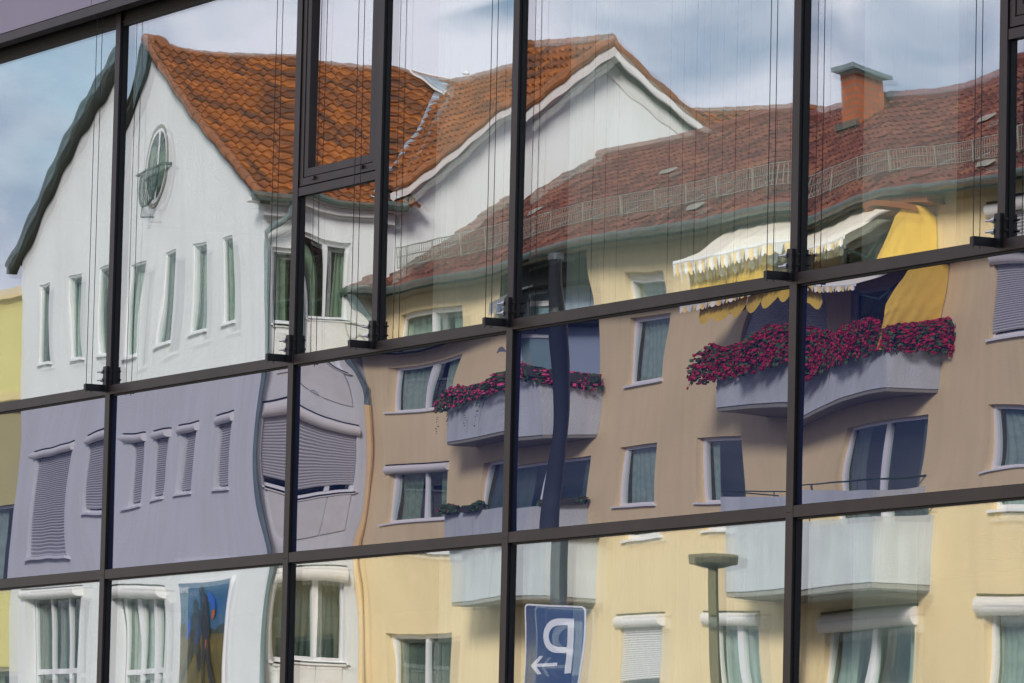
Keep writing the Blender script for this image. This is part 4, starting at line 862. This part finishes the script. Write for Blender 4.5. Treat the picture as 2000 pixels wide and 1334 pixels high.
flowers('bright pink and red geraniums along the front of the left balcony', [(-52.35, yb, 10.12), (-49.7, yb, 10.28)], 2000, 560, 'pink', 0.26, 0.28, 4, trail=30)
flowers('small box of magenta geraniums at the outer corner of the left balcony', [(-49.2, yb, 10.22), (-48.78, yb+0.05, 10.22), (-48.78, 28.6, 10.2)], 650, 200, 'pink', 0.18, 0.2, 5, trail=6)
flowers('dark planter with one pink bloom on the left end of the lower balcony', [(-52.1, yb, 7.30), (-51.2, yb, 7.30)], 420, 14, 'pink', 0.17, 0.05, 6)
flowers('dark planter of green leaves right of the pink bloom planter on the lower balcony', [(-50.9, yb, 7.30), (-49.9, yb, 7.30)], 420, 3, 'pink', 0.17, 0.05, 8)
flowers('dark planter with two pink stems at the outer corner of the lower balcony', [(-48.8, 27.9, 7.30), (-48.8, 28.6, 7.30)], 380, 16, 'pink', 0.17, 0.05, 9)

# ---------------- awnings and screens
def scallop(g, a, b, zt, dep, per, mats, out=0.0):
    a = Vector(a); b = Vector(b); d = b-a; n = int(d.length/per); K = 8
    for k in range(n):
        g.cm = k % mats
        for j in range(K):
            f0, f1 = j/K, (j+1)/K
            p = a+d*((k+f0)/n); q = a+d*((k+f1)/n)
            h0 = dep*(0.62+0.38*math.sin(math.pi*f0)); h1 = dep*(0.62+0.38*math.sin(math.pi*f1))
            w0 = V3(0, -0.02*math.sin(k*1.7+f0*3), 0); w1 = V3(0, -0.02*math.sin(k*1.7+f1*3), 0)
            g.face(p, q, q-V3(0, 0, h1)+w1, p-V3(0, 0, h0)+w0)
aw = root('awning', 'cream awning with scalloped white and yellow edge over the right balcony', 'awning', (-41.5, -28, 11.3))
AX0, AX1, AY, AZF, AZB = -43.9, -39.15, 27.25, 11.38, 11.98
g = MB(); g.grid(lambda u, v: V3(AX0+(AX1-AX0)*u, AY+(28.66-AY)*v, AZF+(AZB-AZF)*v-0.05*math.sin(math.pi*v)+0.008*math.sin(u*60)), 90, 10)
g.build('canopy', 'awn', aw, smooth=True)
g = MB(); g.tube([(AX0, AY, AZF-0.01), (AX1, AY, AZF-0.01)], 0.035, 8); g.build('front_bar', 'awnw', aw)
g = MB(); scallop(g, (AX0, AY-0.03, AZF-0.02), (AX1, AY-0.03, AZF-0.02), 0, 0.11, 0.12, 2); g.build('valance', ['awnw', 'awno'], aw)
g = MB(); scallop(g, (AX0+0.35, AY+0.12, AZF-0.02), (AX1-1.6, AY+0.12, AZF-0.02), 0, 0.42, 0.42, 1); g.build('inner_valance', 'awny', aw)
g = MB()
for x in (AX0+0.5, AX1-0.4): g.tube([(x, AY+0.05, AZF-0.04), (x+0.2, 27.9, AZF-0.25), (x, 28.66, AZB-0.2)], 0.03, 6)
g.build('folding_arm', 'iron', aw)
g = MB(); g.bx(XYZ, AX1-1.1, AX1+0.55, 28.35, 28.69, 11.84, 11.97); g.bx(XYZ, AX1+0.0, AX1+0.35, 27.6, 28.34, 11.72, 11.80); g.build('wall_bracket', 'rust', aw)
ys = MB()
def tarp(u, v):
    y = 27.62+(28.68-27.62)*u; top = 11.35+0.45*min(1, u*1.9) - 0.16*max(0, u-0.75)*3
    if u < 0.3: top = 10.95+ (11.35-10.95)*1.0*(u/0.3)+0.25*(u/0.3)
    z = 9.95+(top-9.95)*v
    return V3(-38.85+0.022*math.sin(u*3+v*4)+0.010*math.sin(u*26-v*17)*(1-v)+0.012*math.cos(max(-1.5, min(1.5, (v-0.75+u*0.55)*22))), y+0.12*(v)*(1-u), z)
ys.grid(tarp, 40, 40)
tag(ys.build('side_screen', 'awny', smooth=True), 'yellow canvas side screen standing on the red flowered balcony', 'canvas screen')
ba = root('awning', 'small blue and white striped awning inside the left balcony recess', 'awning', (-51, -28.4, 11.2))
g = MB(); scallop(g, (-51.7, 28.35, 11.50), (-50.7, 28.35, 11.50), 0, 0.24, 0.11, 2); g.build('valance', ['awng', 'awnb'], ba)
g = MB(); g.box8([V3(-51.7, 28.35, 11.48), V3(-50.7, 28.35, 11.48), V3(-50.7, 28.72, 11.57), V3(-51.7, 28.72, 11.57), V3(-51.7, 28.35, 11.51), V3(-50.7, 28.35, 11.51), V3(-50.7, 28.72, 11.60), V3(-51.7, 28.72, 11.60)]); g.build('canopy', 'awng', ba)
# closed white parasol on the lowest balcony
pr = root('folded_parasol', 'closed white parasol standing on the lowest right balcony', 'parasol', (-41.2, -28.0, 3.45))
g = MB(); g.tube([(-41.55, 28.0, 3.45), (-41.2, 28.0, 6.3)], 0.022, 8); g.build('pole', 'frame', pr)
g = MB(); n = 18; rings = []
prof = [(6.28, 0.02), (6.15, 0.05), (5.7, 0.10), (5.3, 0.13), (5.2, 0.09), (4.9, 0.13), (4.5, 0.20), (4.35, 0.22)]
for z, r in prof: rings.append(g.add([V3(-41.55+0.35*(z-3.45)/2.85+r*(1+0.35*math.sin(5*a))*math.cos(a), 28.0+r*(1+0.35*math.sin(5*a+1))*math.sin(a), z+0.05*math.sin(3*a)*r*5) for a in [2*math.pi*k/n for k in range(n)]]))
for i in range(len(rings)-1):
    for k in range(n): g.f.append((rings[i]+k, rings[i]+(k+1) % n, rings[i+1]+(k+1) % n, rings[i+1]+k)); g.mi.append(0)
g.build('folded_canopy', 'cloth', pr, smooth=True)

# ---------------- house at the far left, behind the white one
lh = root('lemon_house', 'flat topped pale yellow house behind the left edge of the white house', 'house', (-80, -29.5, 0))
def FL(x, t, z): return V3(x, 29.5+t, z)
g = MB(); lw = [(-76.0, -74.6, 7.2, 8.9), (-80, -78.4, 7.2, 8.9), (-80, -78.4, 10.4, 12.0), (-76.0, -74.6, 3.8, 5.5), (-80, -78.4, 3.8, 5.5)]
wall_holes(g, FL, -92, -71.0, 0, 13.4, lw); g.face(FL(-92, 9, 0), FL(-71, 9, 0), FL(-71, 9, 13.4), FL(-92, 9, 13.4)); g.face(FL(-71, 0, 0), FL(-71, 9, 0), FL(-71, 9, 13.4), FL(-71, 0, 13.4)); g.face(FL(-92, 0, 0), FL(-92, 9, 0), FL(-92, 9, 13.4), FL(-92, 0, 13.4))
g.build('front_wall', 'lemon', lh)
g = MB(); g.bx(FL, -92.1, -70.9, -0.12, 9.1, 13.401, 13.60); g.bx(FL, -92.1, -70.9, -0.10, 0.0, 11.2, 11.35); g.build('cornice', 'tan', lh)
for a, b, c_, d in lw: window(lh, FL, a, b, c_, d, curtain=0.7)

# ---------------- street furniture between the road and the houses
mast = root('street_mast', 'tall dark steel pole in front of the left balcony', 'pole', (-22.53, -13.12, 0.004))
g = MB(); g.tube([(-22.53, 13.12, 0.0), (-22.53, 13.12, 1.1), (-22.53, 13.12, 1.12), (-22.53, 13.12, 8.35)], 0.1, 16, True, [0.13, 0.13, 0.092, 0.078]); g.build('shaft', 'pole', mast, smooth=True)
g = MB(); g.tube([(-22.53, 13.12, 8.35), (-22.53, 13.12, 8.42)], 0.09, 16); g.build('cap', 'pole', mast)
SX, SY = -22.38, 13.00
sg_ = root('parking_sign', 'blue parking sign with white P and arrow mounted on the tall pole', 'sign', (SX, -SY, 3.3))
def rrect(g, x0, x1, z0, z1, y0, y1, r=0.05):
    pts = []
    for cx, cz, a0 in ((x1-r, z1-r, 0), (x0+r, z1-r, 90), (x0+r, z0+r, 180), (x1-r, z0+r, 270)):
        for k in range(6): a = R_(a0+18*k); pts.append((cx+r*math.cos(a), cz+r*math.sin(a)))
    i = g.add([V3(x, y0, z) for x, z in pts]); j = g.add([V3(x, y1, z) for x, z in pts]); n = len(pts)
    g.f.append(tuple(range(i, i+n))); g.f.append(tuple(range(j, j+n)))
    for k in range(n): g.f.append((i+k, i+(k+1) % n, j+(k+1) % n, j+k))
# the sign faces the oncoming street, at right angles to the house fronts
# built flat in its own axes: a = across, n = towards the viewer of the reflection
sgx = Vector((0.62, 0.78, 0)).normalized()      # across direction (written coordinates)
sgn_ = Vector((0.78, -0.62, 0)).normalized()    # outward face
SC = Vector((SX, SY, 0))
def FSg(a, n, z): return SC + sgx*a + sgn_*n + V3(0, 0, z)
def plate(name, m, x0, x1, z0, z1, n0, n1, r):
    g = MB(); pts = []
    for cx, cz, a0 in ((x1-r, z1-r, 0), (x0+r, z1-r, 90), (x0+r, z0+r, 180), (x1-r, z0+r, 270)):
        for k in range(6): a = R_(a0+18*k); pts.append((cx+r*math.cos(a), cz+r*math.sin(a)))
    i = g.add([FSg(x, n0, z) for x, z in pts]); j = g.add([FSg(x, n1, z) for x, z in pts]); n = len(pts)
    g.f.append(tuple(range(i, i+n))); g.f.append(tuple(range(j, j+n)))
    for k in range(n): g.f.append((i+k, i+(k+1) % n, j+(k+1) % n, j+k))
    g.mi = [0]*len(g.f); return g.build(name, m, sg_)
W2 = 0.335
plate('border', 'signw', -W2, W2, 3.12, 4.60, 0.10, 0.115, 0.05)
plate('face', 'signb', -W2+0.018, W2-0.018, 3.14, 4.582, 0.10, 0.118, 0.035)
# letter P and arrow, as raised shapes (P reads the right way round for someone in the street)
def shape(pts, name, holes=None):
    g = MB()
    for a, b in zip(pts[:-1], pts[1:]): pass
    return g
Sx = 1
g = MB()
stem = 0.20                                       # stem at this side, bowl to the other (mirrored in the glass)
stem = 0.22; g.bx(FSg, stem-0.078, stem, 0.118, 0.122, 3.79, 4.46)
cz, cx, ro, ri = 4.26, 0.075, 0.20, 0.128
g.bx(FSg, cx, stem-0.078, 0.118, 0.122, cz+ri, cz+ro); g.bx(FSg, cx, stem-0.078, 0.118, 0.122, cz-ro, cz-ri)
for k in range(14):
    a0, a1 = math.pi/2+math.pi*k/14, math.pi/2+math.pi*(k+1)/14
    q = [(cx+ro*math.cos(a0), cz+ro*math.sin(a0)), (cx+ro*math.cos(a1), cz+ro*math.sin(a1)), (cx+ri*math.cos(a1), cz+ri*math.sin(a1)), (cx+ri*math.cos(a0), cz+ri*math.sin(a0))]
    g.box8([FSg(x, 0.118, z) for x, z in q]+[FSg(x, 0.122, z) for x, z in q])
g.build('letter_p', 'signw', sg_)
g = MB(); az = 3.92
g.bx(FSg, -0.20, 0.06, 0.1185, 0.1225, az-0.02, az+0.02)
for sgz in (1, -1):
    q = [(-0.25, az), (-0.20, az), (-0.12, az+sgz*0.11), (-0.165, az+sgz*0.11)]
    g.box8([FSg(x, 0.118, z) for x, z in q]+[FSg(x, 0.123, z) for x, z in q])
g.build('arrow', 'signw', sg_)
g = MB(); g.bx(FSg, -0.1, 0.1, -0.02, 0.099, 4.3, 4.34); g.bx(FSg, -0.1, 0.1, -0.02, 0.099, 3.6, 3.64); g.build('clamp', 'steel', sg_)

lp = root('street_lamp', 'low grey street lamp with flat oblong head', 'street lamp', (-19.05, -13.0, 0.004))
g = MB(); g.tube([(-19.05, 13, 0), (-19.05, 13, 0.9), (-19.05, 13, 0.92), (-19.05, 13, 4.88)], 0.05, 14, True, [0.08, 0.08, 0.055, 0.045]); g.build('pole', 'lampm', lp, smooth=True)
g = MB()
n = 20
rg = [g.add([V3(-19.05+rx*math.cos(2*math.pi*k/n), 13+ry*math.sin(2*math.pi*k/n), z) for k in range(n)]) for rx, ry, z in ((0.07, 0.07, 4.87), (0.29, 0.24, 4.905), (0.30, 0.25, 4.985), (0.08, 0.08, 5.0))]
for a, b in zip(rg[:-1], rg[1:]):
    for k in range(n): g.f.append((a+k, a+(k+1) % n, b+(k+1) % n, b+k))
g.f.append(tuple(rg[0]+k for k in range(n))); g.f.append(tuple(rg[-1]+k for k in range(n)))
g.mi = [0]*len(g.f); g.build('lamp_head', 'lampm', lp)
